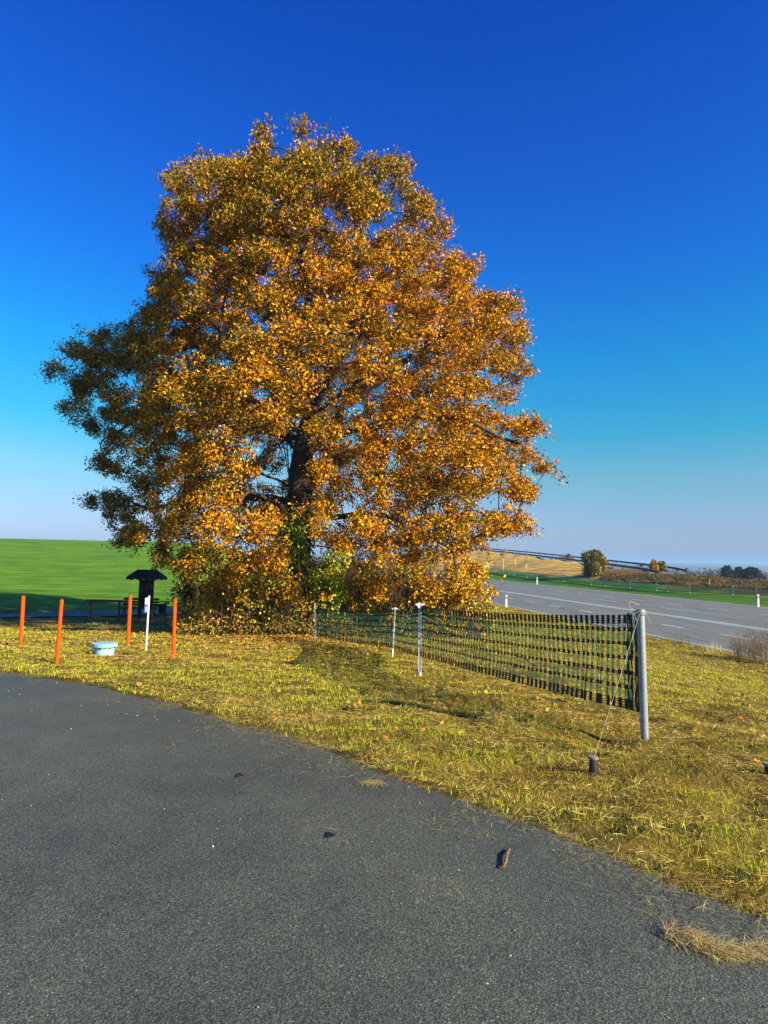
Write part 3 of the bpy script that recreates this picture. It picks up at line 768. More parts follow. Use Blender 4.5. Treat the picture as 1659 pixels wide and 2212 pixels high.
shrub('shrub', 'added shrub, leaves painted shade-dark, filling in behind the left stems of the thicket', 480, 1345, 23.5, 3.2, 3.0, 150, 3800, [(.16, .12, .015), (.09, .08, .012), (.25, .12, .015)], [2, 2, 1], ug, .11)  # this and the next added to fill the canopy's shade with dark leaf colours
shrub('shrub', 'added shrub, leaves painted shade-dark, right behind the foot of the trunk', 650, 1340, 24.0, 3.4, 3.2, 150, 3800, [(.16, .12, .015), (.09, .08, .012), (.25, .12, .015)], [2, 2, 1], ug, .11)

# herbs, seedlings and leaves at the foot of the thicket
n = 9000; pxr = rng.uniform(395, 1010, n); dd = np.interp(pxr, [395, 700, 1010], [19.6, 19.7, 20.9])+rng.normal(0, .35, n)
x = (pxr-CX)/F*dd; hz = rng.random(n)**1.6*(.25+.65*vnoise(x*1.7, dd, 0, 95))
P = np.stack([x, dd, base_h(x, dd)+hz], -1); vL, qL = leaves(P, .085, np.array([[0, 0, .4]]), 1.0, .6)
tag(fast_mesh('undergrowth', vL, qL, M['leaf'], None, np.repeat(pal(n, [(.10, .08, .02), (.26, .16, .03), (.12, .17, .015), (.50, .30, .03), (.34, .15, .03)], [3, 3, 2, 1.4, 1.5]), 6, axis=0)), 'low brown and green herbs along the foot of the thicket', 'undergrowth', kind='stuff')

# ------------------------------------------------------------------ the net fence in front
POSTS = [((682, 1388), (681, 1304), 'thin'), ((847, 1421), (853, 1313), 'thin'), ((907, 1465), (907, 1303), 'thin'), ((1393, 1607), (1383.5, 1320), 'pole')]
pb = [cast(*p[0]) for p in POSTS]; pt = [at(*p[1], b[1]) for p, b in zip(POSTS, pb)]
print('posts', [(b.round(2).tolist(), round(float(t[2]-b[2]), 2)) for b, t in zip(pb, pt)])
fen = empty('net_fence', tuple(pb[2]), 'black and green plastic net fence on white posts with one thick grey pole', 'fence')
for k_ in range(3):
    mb = MB(); b, t = pb[k_], pt[k_]; w = .035 if k_ else .03
    d = Vector(t-b).normalized(); axm = d.to_track_quat('Z', 'Y').to_matrix() @ Matrix.Rotation(.5, 3, 'Z')
    c = (b+t)/2; ln = float(np.linalg.norm(t-b))+.12
    A3 = np.array(axm)
    mb.box(c-np.array([0, 0, .05])+A3[:, 1]*w*.35, (w, .006, ln), ax=axm); mb.box(c-np.array([0, 0, .05])-A3[:, 0]*w*.4, (.006, w*.9, ln), ax=axm)
    mb.build('post', M['white_post'], fen)
    if k_:
        mb = MB(); s_ = .13 if k_ == 2 else .12
        prof = [(-.5, -.02), (.5, -.02), (.5, -.10), (.38, -.10), (.34, -.16), (-.05, -.16), (-.05, -.5), (-.18, -.55), (-.5, -.12)]
        prof = [(-.55, .12), (.6, .12), (.6, -.1), (.15, -.12), (.12, -.55), (-.12, -.6), (-.3, -.2), (-.55, -.1)]
        V = [(t[0]+x_*s_, t[1]+y_, t[2]-.02+z_*s_) for y_ in (-.004, .004) for x_, z_ in prof]; n8 = len(prof)
        V[0:0] = []
        mb.add(V, [(a, (a+1) % n8, n8+(a+1) % n8, n8+a) for a in range(n8)])
        cx0 = len(V)
        mb.add([(t[0], t[1]-.004, t[2]-.03), *[V[a] for a in range(n8)]], None, [(0, 1+a, 1+(a+1) % n8) for a in range(n8)])
        mb.add([(t[0], t[1]+.004, t[2]-.03), *[V[n8+a] for a in range(n8)]], None, [(0, 1+(a+1) % n8, 1+a) for a in range(n8)])
        mb.build('hook', M['white_post'], fen)
    if k_ == 2:
        MB().lathe((b[0], b[1], b[2]-.02), [(.045, 0), (.04, .04), (.02, .11), (.016, .12)], 8).build('base', M['white_post'], fen)
mb = MB(); b, t = pb[3], pt[3]; ex_ = (b-t)/np.linalg.norm(b-t)*.15
mb.tube([b+ex_, b, (b*.5+t*.5), t-np.array([0, 0, .015]), t], [.037, .037, .037, .037, .036], 24); mb.build('pole', M['galv'], fen, smooth=False)
mb = MB(); mb.tube([t-np.array([0, 0, .012]), t+np.array([0, 0, .018])], [.041, .039], 20)
for a in (.4, 2.4, 4.4): mb.box(t+np.array([math.cos(a)*.05, math.sin(a)*.05, -.01]), (.03, .02, .02), rz=a)
mb.build('cap', M['galv'], fen)
# net panels: every panel is one sheet of ribbons
def panel(P0, P1, z0t, z0b, z1t, z1b, pitch, name_b, name_g, sag=.03, ns=5, bunch=0, wr=.57, fr=.80):
    L_ = float(np.hypot(*(P1-P0)[:2])); n_ = int(L_/pitch); mb, mg = MB(), MB()
    dirv = (P1-P0)[:2]/L_; nrm = np.array([-dirv[1], dirv[0]])
    def pt_(u, v, o=0.0):           # v 0 top .. 1 bottom
        s = 4*u*(1-u); zt_ = z0t*(1-u)+z1t*u - sag*s; zb_ = z0b*(1-u)+z1b*u - sag*.4*s
        bow = .035*math.sin(v*3.1)*s + .012*math.sin(u*23+v*4) + o
        xy = P0[:2]+(P1-P0)[:2]*u+nrm*bow
        return (xy[0], xy[1], zt_*(1-v)+zb_*v)
    vs = [0.0]+[.155+.152*k_ for k_ in range(5)]+[1.0]
    hb = [(.0, .10)]+[(v-.023, v+.023) for v in vs[1:-1]]+[(.89, 1.0)]
    def ribbon(m_, u0, v0, u1, v1, w, seg=1, off=.0, wob=0.0):
        V = []
        for s in range(seg+1):
            f_ = s/seg; u = u0+(u1-u0)*f_; v = v0+(v1-v0)*f_; du = math.sin(f_*6+u*40)*wob
            V += [pt_(np.clip(u+du-w/2/L_, 0, 1), v, off), pt_(np.clip(u+du+w/2/L_, 0, 1), v, off)]
        m_.add(V, [(2*k_, 2*k_+1, 2*k_+3, 2*k_+2) for k_ in range(seg)])
    for k_ in range(n_):
        u = (k_+.5)/n_; u = u + rng.normal(0, .03)/n_
        if bunch: u = 1-(1-u)**1.0
        sk = rng.normal(0, .16)/n_
        w = pitch*wr
        for (a, b_) in hb:           # dark blocks where the ribbon crosses a band
            e = .010*rng.normal(); V = [pt_(np.clip(u-w/2/L_+sk*a, 0, 1), a, .006), pt_(np.clip(u+w/2/L_+sk*a, 0, 1), a, .006), pt_(np.clip(u+w/2/L_+sk*b_, 0, 1), b_+e*.3, .006), pt_(np.clip(u-w/2/L_+sk*b_, 0, 1), b_+e*.3, .006)]
            mb.add(V, [(0, 1, 2, 3)])
        for g in range(len(hb)-1):   # green filaments between the bands
            a, b_ = hb[g][1], hb[g+1][0]
            for fidx in range(ns):
                fu = (fidx/(ns-1)-.5)*w*.92/L_ + rng.normal(0, .003)/L_
                ribbon(mg, u+fu+sk*a, a, u+fu*rng.uniform(.3, 1)+sk*b_, b_, pitch*.60/ns*fr, 3, rng.normal(0, .004), rng.normal(0, .05)/n_)
    for (a, b_) in hb:               # thin lengthwise filaments of each band
        k2 = 4 if b_-a > .05 else 2
        for s in range(k2):
            v = a+(b_-a)*(s+.5)/k2; seg = n_*2
            V = []
            for q_ in range(seg+1):
                u = q_/seg; vv = v+.0035*math.sin(u*90+s*2)
                V += [pt_(u, vv-.0030), pt_(u, vv+.0030)]
            mb.add(V, [(2*z, 2*z+1, 2*z+3, 2*z+2) for z in range(seg)])
    a = mb.build(name_b, M['net_black'], fen); b = mg.build(name_g, M['net_green'], fen)
    return a, b
bot = lambda px, py, i_: at(px, py, pb[i_][1])[2]
Z = [(bot(681, 1313, 0), bot(682, 1374, 0)), (bot(853, 1315, 1), bot(849, 1400, 1)), (bot(908, 1310, 2), bot(907, 1418, 2)), (bot(1384, 1328, 3), bot(1390, 1542, 3))]
panel(pb[0], pb[1], *Z[0], *Z[1], .078, 'net_bands', 'net_ribbons', .05, 6, 0, .66, 1.35)
panel(pb[1], pb[2], *Z[1], *Z[2], .078, 'net_bands', 'net_ribbons', .05, 6, 0, .66, 1.35)
endp = pb[3]+(pb[2]-pb[3])/np.linalg.norm(pb[2]-pb[3])*.045
panel(pb[2], endp, *Z[2], *Z[3], .080, 'net_bands', 'net_ribbons', .05, 6)
# net wound round the pole
mb = MB()
for dx in (0, .03, .06, .11, .16):
    u_ = (pb[2]-endp)[:2]/np.linalg.norm((pb[2]-endp)[:2]); q0 = endp[:2]+u_*dx
    zt_, zb_ = Z[3]; V = []
    for s in range(13):
        f_ = s/12; w = .013+.006*math.sin(s*1.7+dx*50); o = .006*math.sin(s*2.3+dx*90)
        V += [(q0[0]-u_[0]*w+o, q0[1]-u_[1]*w-.008, zt_+(zb_-zt_)*f_), (q0[0]+u_[0]*w+o, q0[1]+u_[1]*w-.008, zt_+(zb_-zt_)*f_)]
    mb.add(V, [(2*k_, 2*k_+1, 2*k_+3, 2*k_+2) for k_ in range(12)])
mb.build('net_end', M['net_black'], fen)
# guy ropes
def rope(p0, p1, r=.0018, sag=.01, m='rope'):
    p0, p1 = np.array(p0), np.array(p1); pts = [p0+(p1-p0)*t_-np.array([0, 0, sag*4*t_*(1-t_)]) for t_ in np.linspace(0, 1, 9)]
    return MB().tube(pts, r, 5).build('guy_rope', M[m], fen)
stk = cast(1284, 1680); stk2 = cast(1656, 1686); stk_top = at(1281, 1636, stk[1])
rope(pt[3]+np.array([-.02, -.04, -.01]), stk_top+np.array([0, -.02, .0]), .0015)
g1 = cast(1575, 1520); g2 = cast(1640, 1490)
rope(pt[3]+np.array([.04, 0, -.01]), g1, .0022, .01, 'rope_dark'); rope(pt[3]+np.array([.04, .02, -.01]), cast(1720, 1560), .0022, .01, 'rope_dark')
rope(pt[2]+np.array([-.03, 0, 0]), cast(762, 1409+22)+np.array([0, 0, .06]), .0032); rope(pt[2]+np.array([.02, .02, -.2]), cast(1040, 1390), .0028)
mb = MB(); p = pt[3]
loopp = [p+np.array([-.05, 0, .0]), p+np.array([-.10, .0, .03]), p+np.array([-.12, -.01, .07]), p+np.array([-.09, 0, .095]), p+np.array([-.05, 0, .07]), p+np.array([-.01, 0, .06])]
mb.tube(loopp, .004, 5); mb.tube([p+np.array([-.03, -.05, 0]), p+np.array([-.08, -.04, -.02]), p+np.array([-.06, -.05, -.09])], .004, 5); mb.tube([p+np.array([.03, -.045, 0]), p+np.array([.06, -.03, -.05]), p+np.array([.09, -.02, -.11])], .003, 5)
mb.tube([p+np.array([.046*math.cos(a), .046*math.sin(a), -.03+.004*math.sin(3*a)]) for a in np.linspace(0, 2*math.pi, 16)], .006, 5)
mb.build('knot', M['rope'], fen)
# ground stakes
def stake(base, top, label, r=.038):
    o = empty('ground_stake', tuple(base), label, 'stake', 'black stakes holding the guy ropes')
    b = np.array(base)-np.array([0, 0, .1]); t = np.array(top)
    MB().tube([b, b*.5+t*.5, t-np.array([0, 0, .03]), t-np.array([0, 0, .02])], [r*1.12, r*1.0, r*.74, r*.74], 10, jit=.05).build('shaft', M['black'], o)
    MB().tube([t-np.array([0, 0, .022]), t-np.array([0, 0, .006]), t], [r*.95, r*1.05, r*.98], 16).build('head', M['headwood'], o)
M['headwood'] = mat_noisy('weathered_head', (.16, .14, .10), (.26, .23, .17), 40, .8, .2, 0, .003)
stake(stk, at(1281, 1633, stk[1]), 'short black ground stake standing in the grass left of the thick grey pole')
stake(cast(1662, 1690), at(1660, 1648, cast(1662, 1690)[1]), 'black ground stake cut off by the right edge of the photo')
# small wooden peg of the left rope
pg = cast(762, 1434); o = empty('tent_peg', tuple(pg), 'small leaning wooden peg in the shaded grass left of the net fence', 'peg')
MB().tube([pg-np.array([-.05, 0, .05]), pg+np.array([-.03, 0, .08])], [.014, .018], 6).build('shaft', M['shade_darkwood'], o)

# ------------------------------------------------------------------ orange marker posts
OP = [((44.3, 1398), (50.4, 1287.5), 1, 'orange marker post farthest left, with a black cap'),
      ((122.3, 1434), (133.3, 1295.5), 1, 'leaning orange marker post nearest the lane, left of the blue pipe'),
      ((275.9, 1394.5), (281.7, 1285.5), 1, 'orange marker post between the blue pipe and the white post'),
      ((373.9, 1427), (378.2, 1293), 0, 'orange marker post without cap, right of the white post')]
for (bp, tp, cap, lab) in OP:
    b = cast(*bp); t = at(*tp, b[1]); o = empty('marker_post', tuple(b), lab, 'post', 'orange marker posts around the blue pipe')
    r = 3.6/F*b[1]
    d = (t-b)/np.linalg.norm(t-b)
    MB().tube([b-d*.12, b, t-d*.01, t], [r, r, r, r*.93], 20).build('shaft', M['orange'], o)
    if cap: 
        mb = MB().tube([t, t+d*.012], [r*.82, r*.82], 16)
        mb.tube([t+d*.012-np.array([r*.5, 0, 0]), t+d*.035-np.array([r*.5, 0, 0])], .008, 6); mb.tube([t+d*.012+np.array([r*.5, 0, 0]), t+d*.03+np.array([r*.5, 0, 0])], .007, 6)
        mb.build('cap', M['black'], o)
    print('orange', b.round(2), round(float(np.linalg.norm(t-b)), 2), r)
# white post with two plates
b = cast(314.8, 1409); t = at(322, 1287, b[1]); d = (t-b)/np.linalg.norm(t-b)
o = empty('sign_post', tuple(b), 'thin leaning white post carrying a pale and a blue plate', 'sign post')
r = 2.2/F*b[1]; MB().tube([b-d*.1, b, t-d*.008, t], [r, r, r, r*.9], 14).build('shaft', M['white_post'], o)
def plate(cpx, cpy, w, h, mat, name):
    c = at(cpx, cpy, b[1]-.03); s = b[1]/F
    return MB().box(c, (w*s, .012, h*s), rz=.5, bevel=.003).build(name, mat, o), c, s
p1, c1, s1_ = plate(317.6, 1298.5, 8, 14, M['paper'], 'plate'); mb = MB()
fw_ = np.array([-math.sin(.5), math.cos(.5)])*-.0085; rt = np.array([math.cos(.5), math.sin(.5)])
fw_ = np.array([math.sin(.5), -math.cos(.5)])*.0085
def ink(c, s, segs, mat, nm, par):
    mb = MB()
    for x_, z_, w_, h_ in segs:
        mb.box((c[0]+rt[0]*x_*s+fw_[0], c[1]+rt[1]*x_*s+fw_[1], c[2]+z_*s), (w_*s, .003, h_*s), rz=.5)
    a = mb.build(nm, mat, par); return a
ink(c1, s1_, [(-1.2, 3.5, 3, .8), (1.2, 1.4, 3.4, .8), (-.6, -1, 3.6, .8), (1, -3.4, 2.6, .8), (-2, -3.6, .8, 2), (2.6, 3.6, .8, 1.8), (0, 0, .8, 8)], M['black'], 'plate_marks', p1)
p2, c2, s2_ = plate(316.0, 1315.5, 8, 16, M['plate_blue'], 'plate'); p2['label'] = 'blue plate with small white figures'
ink(c2, s2_, [(-1, 4, 2.4, .8), (1.4, 2, 2, .8), (-.8, -.6, 2.6, .8), (1, -3.4, 2.8, .8), (-1.8, -5, .8, 1.6), (0, .2, .8, 8), (-.9, -4.2, 2.2, .8)], M['paper'], 'plate_marks', p2)
# blue well pipe
b = cast(215.7, 1420); s = b[1]/F; o = empty('well_pipe', tuple(b), 'pale blue capped well pipe standing in the mown grass', 'pipe')
R0 = 20*s; R1 = 26.5*s; hh_ = 30*s
MB().lathe((b[0], b[1]+R0, b[2]), [(R0, -.1), (R0*1.01, 0), (R0, hh_*.35), (R0, hh_*.66), (R0*1.04, hh_*.70), (R0*1.04, hh_*.71)], 32).build('pipe', M['blue'], o, smooth=True)
mb = MB(); cb = (b[0], b[1]+R0, b[2]); z0 = hh_*.70
mb.lathe(cb, [(R0*.9, z0), (R1, z0), (R1*1.01, z0+.012), (R1, z0+.026), (R1*.93, z0+.028), (R1*.93, z0+.034), (R1*.985, z0+.036), (R1*.99, z0+.058), (R1*.96, z0+.064), (0.001, z0+.068)], 40).build('flange_lid', M['blue'], o)
for a in np.linspace(0, 2*math.pi, 9)[:-1]+.2:
    mb = MB(); q = (cb[0]+math.cos(a)*R1*.88, cb[1]+math.sin(a)*R1*.88, cb[2]+z0-.03); mb.tube([q, (q[0], q[1], cb[2]+z0+.075)], .010, 6); mb.tube([(q[0], q[1], q[2]+.005), (q[0], q[1], q[2]+.03)], .024, 6); mb.tube([(q[0], q[1], cb[2]+z0+.058), (q[0], q[1], cb[2]+z0+.072)], .018, 6); mb.build('bolt', M['galv'], o)
shrub('dead_weed', 'dead brown weed stalks behind the blue well pipe', 216, 1400, b[1]+1.2, .45, .75, 14, 0, None, None, None, cat='weed', stems_r=(.004, .007), lean=.2)

# ------------------------------------------------------------------ info board, rail, bench, bin
b = cast(313, 1339); s = b[1]/F; print('board', b, s)
o = empty('info_board', tuple(b), 'wooden info board with shade painted near-black under a small scalloped roof', 'board')
for dx, nm in ((-12.3, 0), (12.3, 0)):
    MB().box((b[0]+dx*s, b[1], b[2]+45*s), (6.2*s, 6.2*s, 96*s), bevel=.012).build('post', M['shade_darkwood'], o)
MB().box((b[0], b[1], b[2]+54*s), (18.4*s, .05, 56*s), bevel=.008).build('panel', M['shade_darkwood'], o)
for zf_, hf_ in ((82*s+.03, 4*s), (27*s-.03, 3*s)): MB().box((b[0], b[1]-.045, b[2]+zf_), (18.2*s, .035, hf_)).build('crossbar', M['shade_darkwood'], o)
# hipped roof with scalloped eaves
ez, rz_ = b[2]+87*s, b[2]+107*s; n_ = 30; ew, rw, ed, rd_ = 38*s, 20*s, 17*s, 3*s
mb = MB(); V = []; q_ = []
loop = []
for k_ in range(n_): loop.append((-1+2*k_/n_, -1))
for k_ in range(12): loop.append((1, -1+2*k_/12))
for k_ in range(n_): loop.append((1-2*k_/n_, 1))
for k_ in range(12): loop.append((-1, 1-2*k_/12))
m_n = len(loop)
for li, (th, zz, W2, D2) in enumerate(((0, None, ew, ed), (0, ez+4*s, ew*1.0, ed), (0, rz_, rw, rd_), (0, rz_-.02, rw*.5, rd_*.5))):
    for k_, (u, v) in enumerate(loop):
        sc2 = abs(math.sin((u*ew*3.3 if abs(v) == 1 else v*ed*3.3)/ew*2.2+.3)); z2 = ez-2*s+2.5*s*(1-sc2) if li == 0 else zz
        V.append((b[0]+u*W2, b[1]+v*D2, z2))
for li in range(3):
    for k_ in range(m_n): q_.append((li*m_n+k_, li*m_n+(k_+1) % m_n, (li+1)*m_n+(k_+1) % m_n, (li+1)*m_n+k_))
V.append((b[0], b[1], rz_-.02)); mb.add(V, q_, [(3*m_n+k_, 3*m_n+(k_+1) % m_n, 4*m_n) for k_ in range(m_n)])
mb.box((b[0], b[1], ez+5*s), (ew*1.9, ed*1.8, .03))
mb.build('roof', M['shade_darkwood'], o)
# red stained rail
b1 = cast(194, 1341); b2 = cast(256, 1342); dz = 41*b1[1]/F
o = empty('wooden_rail', tuple((b1+b2)/2), 'low red brown wooden rail on two posts left of the info board', 'rail')
for q in (b1, b2): MB().tube([q-np.array([0, 0, .1]), q+np.array([0, 0, dz])], 2.7*b1[1]/F, 10).build('post', M['redwood'], o)
e1 = b1+np.array([-.22, 0, dz+.04]); e2 = b2+np.array([.36, 0, dz+.03])
MB().tube([e1, (e1+e2)/2+np.array([0, 0, .01]), e2], 2.6*b1[1]/F, 10).build('beam', M['redwood'], o)
# bench behind
bb = cast(297, 1333); s = bb[1]/F
o = empty('park_bench', tuple(bb), 'dark wooden bench half hidden behind the info board', 'bench')
mb = MB()
for k_ in range(3): mb.box((bb[0]+.1, bb[1]-.05-.14*k_, bb[2]+.46), (1.75, .11, .04), bevel=.008)
mb.build('seat', M['shade_darkwood'], o); mb = MB()
for k_ in range(3): mb.box((bb[0]+.1, bb[1]+.08+.03*k_, bb[2]+.60+.13*k_), (1.75, .035, .10), bevel=.008)
mb.build('backrest', M['shade_darkwood'], o)
for dx in (-.62, .82):
    mb = MB(); X = bb[0]+dx
    mb.tube([(X, bb[1]-.36, bb[2]), (X, bb[1]-.22, bb[2]+.25), (X, bb[1]-.3, bb[2]+.44)], .03, 6); mb.tube([(X, bb[1]+.16, bb[2]), (X, bb[1], bb[2]+.25), (X, bb[1]+.02, bb[2]+.46), (X, bb[1]+.17, bb[2]+.93)], .03, 6)
    mb.tube([(X, bb[1]-.22, bb[2]+.25), (X, bb[1], bb[2]+.25)], .025, 6); mb.build('leg', M['black'], o)
bb = cast(357, 1335); s = bb[1]/F
o = empty('litter_bin', tuple(bb), 'dark litter bin on a post right of the info board', 'bin')
MB().tube([bb-np.array([0, 0, .1]), bb+np.array([0, 0, 34*s])], .05, 10).build('post', M['shade_darkwood'], o)
zb = 10*s; MB().lathe((bb[0]-.12, bb[1]-.1, bb[2]), [(.001, zb), (.17, zb), (.19, zb+.02), (.21, 30*s), (.19, 30*s), (.17, zb+.04), (.001, zb+.04)], 18).build('basket', M['black'], o)
MB().box((bb[0]-.03, bb[1]-.06, bb[2]+34.5*s), (.52, .46, .03), bevel=.01).build('lid', M['shade_darkwood'], o)

# ------------------------------------------------------------------ delineators
def delineator(px, pyb, pyt, lab, depth=None):
    b = cast(px, pyb); 
    if depth: b = at(px, pyb, depth)
    h = float(at(px, pyt, b[1])[2]-b[2]); s = h/1.0
    print('delin', b.round(1), round(h, 2))
    o = empty('delineator_post', tuple(b), lab, 'delineator', 'white roadside delineator posts')
    w, d_ = .15*s*1.25, .12*s
    mb = MB(); mb.box(b+np.array([0, 0, h*.32]), (w, d_, h*.72), bevel=.02); mb.box(b+np.array([0, 0, h*.90]), (w*1.02, d_, h*.18), bevel=.03); mb.build('body', M['white_post'], o)
    MB().box(b+np.array([0, 0, h*.745]), (w*.99, d_*.98, h*.13), bevel=.012).build('band', M['black'], o)
    MB().box(b+np.array([0, -d_*.5-.004, h*.745]), (w*.4, .012, h*.09)).build('reflector', M['reflector'], o)
delineator(1093, 1313, 1285, 'white delineator post with black band on the near highway edge by the orange shrub')
delineator(1160, 1262.5, 1246.5, 'white delineator post on the far side of the highway beneath the tan hill')
delineator(1637.5, 1311, 1283.5, 'white delineator post at the right edge of the photo across the highway')
# red topped marker on the bank
b = at(1533, 1262, 91); b[2] = max(b[2], H1(b[0], b[1])); o = empty('boundary_marker', tuple(b), 'slim white marker with orange top in the far brown bank', 'marker')
MB().tube([b, b+np.array([0, 0, .55])], .05, 8).build('shaft', M['white_post'], o); MB().tube([b+np.array([0, 0, .55]), b+np.array([0, 0, .85])], .055, 8).build('top', M['orange'], o)

# ------------------------------------------------------------------ far net fence
fp = [at(*p) for p in FENCE]
for p in fp: p[2] = H1(p[0], p[1])+.02
ff = empty('net_fence', tuple(fp[6]), 'long dark green net fence across the highway on the green verge', 'fence')
tall = {1: 1, 3: 1}
for k_, p in enumerate(fp):
    dark = k_ in (8, 11, 14)
    MB().tube([p-np.array([0, 0, .1]), p+np.array([0, 0, 1.2])], .04 if not dark else .07, 6).build('post', M['galv'] if dark else M['white_post'], ff)
mb, mg = MB(), MB()
for k_ in range(len(fp)-1):
    a, b = fp[k_], fp[k_+1]; L_ = np.linalg.norm(b-a); n_ = int(L_/.16); d = (b-a)/L_
    sg = lambda u: .10*4*u*(1-u)
    for v0, v1 in [(1.08, 1.16), (.93, .96), (.77, .80), (.61, .64), (.45, .48), (.22, .30)]:
        V = []
        for q_ in range(7):
            u = q_/6; c_ = a+(b-a)*u; V += [(c_[0], c_[1], c_[2]+v0-sg(u)*(v0)), (c_[0], c_[1], c_[2]+v1-sg(u)*v1)]
        mb.add(V, [(2*z, 2*z+2, 2*z+3, 2*z+1) for z in range(6)])
    u = (np.arange(n_)+.5)/n_; c_ = a+(b-a)*u[:, None]; w = .045
    s_ = .4*u*(1-u)
    V = np.stack([c_-d*w+np.stack([0*u, 0*u, .25+0*u], -1), c_+d*w+np.stack([0*u, 0*u, .25+0*u], -1), c_+d*w+np.stack([0*u, 0*u, 1.12-s_], -1), c_-d*w+np.stack([0*u, 0*u, 1.12-s_], -1)], 1).reshape(-1, 3)
    mg.add(V, np.arange(n_*4).reshape(-1, 4))
mb.build('net_bands', M['net_black'], ff); mg.build('net_ribbons', M['net_green'], ff)

# ------------------------------------------------------------------ guard rails on the hill
rp = [at(px, py+5.5, d) for px, py, d in RAILP]
def resample(P, step):
    P = np.array(P); t_ = np.concatenate([[0], np.cumsum(np.linalg.norm(np.diff(P, axis=0), axis=1))]); s = np.arange(0, t_[-1], step)
    return np.stack([np.interp(s, t_, P[:, k_]) for k_ in range(3)], -1)
V = []; pr = resample(rp, 3)
dr = np.gradient(pr[:, :2], axis=0); dr /= np.linalg.norm(dr, axis=1)[:, None]; nr_ = np.stack([-dr[:, 1], dr[:, 0]], -1)
if nr_[len(nr_)//2][1] < 0: nr_ = -nr_
for k_, p in enumerate(pr):
    for w in (-.3, 5.5):
        x, y = p[:2]+nr_[k_]*w; V.append((x, y, p[2]+.12+w*.03))
tag(fast_mesh('hill_road', V, np.array([(2*k_, 2*k_+1, 2*k_+3, 2*k_+2) for k_ in range(len(pr)-1)]), M['road']), 'distant grey road running along the top of the hill', 'road', kind='structure')
def guard(off, lab, zup, h0):
    P = np.array([[*(p[:2]+nr_[k_]*off), p[2]+zup] for k_, p in enumerate(pr)])
    o = empty('guard_rail', tuple(P[len(P)//2]), lab, 'guard rail', 'guard rails along the road on the hill')
    mb = MB(); prof = [(0, .0), (.06, .08), (0, .16), (.06, .24), (0, .32)]
    V = []
    for k_, p in enumerate(P):
        for dy, z_ in prof: V.append((p[0]-nr_[k_][0]*dy, p[1]-nr_[k_][1]*dy, p[2]+h0+z_*1.2))
    mb.add(V, [(a*5+b_, (a+1)*5+b_, (a+1)*5+b_+1, a*5+b_+1) for a in range(len(P)-1) for b_ in range(4)]); mb.build('beam', M['rail'], o)
    for k_ in range(0, len(P), 2):
        p = P[k_]; MB().box((p[0]+nr_[k_][0]*.08, p[1]+nr_[k_][1]*.08, p[2]+.3), (.12, .12, .9)).build('post', M['rail'], o)
guard(0.0, 'lower dark guard rail on the near side of the hill road', .0, .30)
guard(5.2, 'upper dark guard rail on the far side of the hill road', .2, .50)

# ------------------------------------------------------------------ far trees and bushes
def bush(name, label, px, pyb, depth, wpx, hpx, cols, wts, nl, lsz, cat='tree', group=None, trunk=.3, crownlow=.15, seed=0, snap=True, dens=.38, limbs=9, shape=1.0, trunkcol=None, lobes=14):
    b = at(px, pyb, depth)
    if snap: b[2] = min(b[2], H1(b[0], b[1])+.3) if abs(H1(b[0], b[1])-b[2]) < 3 else b[2]
    w, h = wpx/F*depth, hpx/F*depth
    h += max(0, at(px, pyb, depth)[2]-b[2])
    rs = np.random.default_rng(seed+int(px))
    o = empty(name, tuple(b), label, cat, group)
    mb = MB(); z1 = h*max(.2, crownlow+.1)
    mb.tube([b-np.array([0, 0, .2]), b+np.array([rs.normal(0, .02)*w, 0, z1*.6]), b+np.array([0, 0, z1])], [trunk*w*.12, trunk*w*.1, trunk*w*.08], 7, cap=False)
    top = []
    # lobes of different size make an uneven outline
    lc = []
    for k_ in range(lobes):
        zf = crownlow+(1-crownlow)*(k_+.5)/lobes; prof = math.sin(math.pi*min(1, (zf-crownlow)/(1-crownlow)*.86+.12))**.6*shape+(1-shape)*(1-zf)
        a = k_*2.4+rs.uniform(-.4, .4); rr_ = w*.5*prof*rs.uniform(.25, .72)
        c_ = b+np.array([math.cos(a)*rr_, math.sin(a)*rr_, h*min(zf, .9)]); sr = w*rs.uniform(.15, .27)*(.6+.4*prof); lc.append((c_, sr))
        mb.tube([b+np.array([0, 0, z1*.75]), (b+np.array([0, 0, z1])+c_)/2+rs.normal(size=3)*.04*w, c_], [trunk*w*.05, trunk*w*.03, trunk*w*.01], 5, cap=False)
        for _ in range(3):
            e = c_+rs.normal(size=3)*sr*.6; mb.tube([(b+np.array([0, 0, z1])+c_)/2, c_*.6+e*.4, e], [trunk*w*.02, trunk*w*.012, trunk*w*.004], 3, cap=False)
    mb.build('trunk', trunkcol or M['bark'], o)
    P = []
    for c_, sr in lc:
        m_ = int(nl/lobes); d = rs.normal(size=(m_, 3)); d /= np.linalg.norm(d, axis=1)[:, None]; P.append(c_+d*sr*rs.uniform(.3, 1.08, (m_, 1))**.6*np.array([1, 1, min(1.3, h/w*.9)]))
    P = np.concatenate(P); k_ = vnoise(P[:, 0]*6/w, P[:, 1]*6/w, P[:, 2]*6/w, 5+seed) > dens*.8
    P = P[k_]; P = P[P[:, 2] > b[2]+.02*h]
    vL, qL = leaves(P, lsz, None, 1.0, .8, rs)
    fast_mesh('crown', vL, qL, M['leaf'], o, np.repeat(pal(len(P), cols, wts, .22), 6, axis=0))
    return o
OLV = [(.19, .16, .025), (.30, .21, .03), (.38, .22, .03), (.10, .10, .02)]
DG = [(.02, .032, .014), (.035, .042, .016), (.05, .045, .015)]
bush('bush', 'large olive brown bush on the slope across the highway', 1283, 1244, 114, 64, 52, OLV, [3, 3, 1, 2], 9000, .28, 'bush', crownlow=.0, dens=.2, lobes=22)
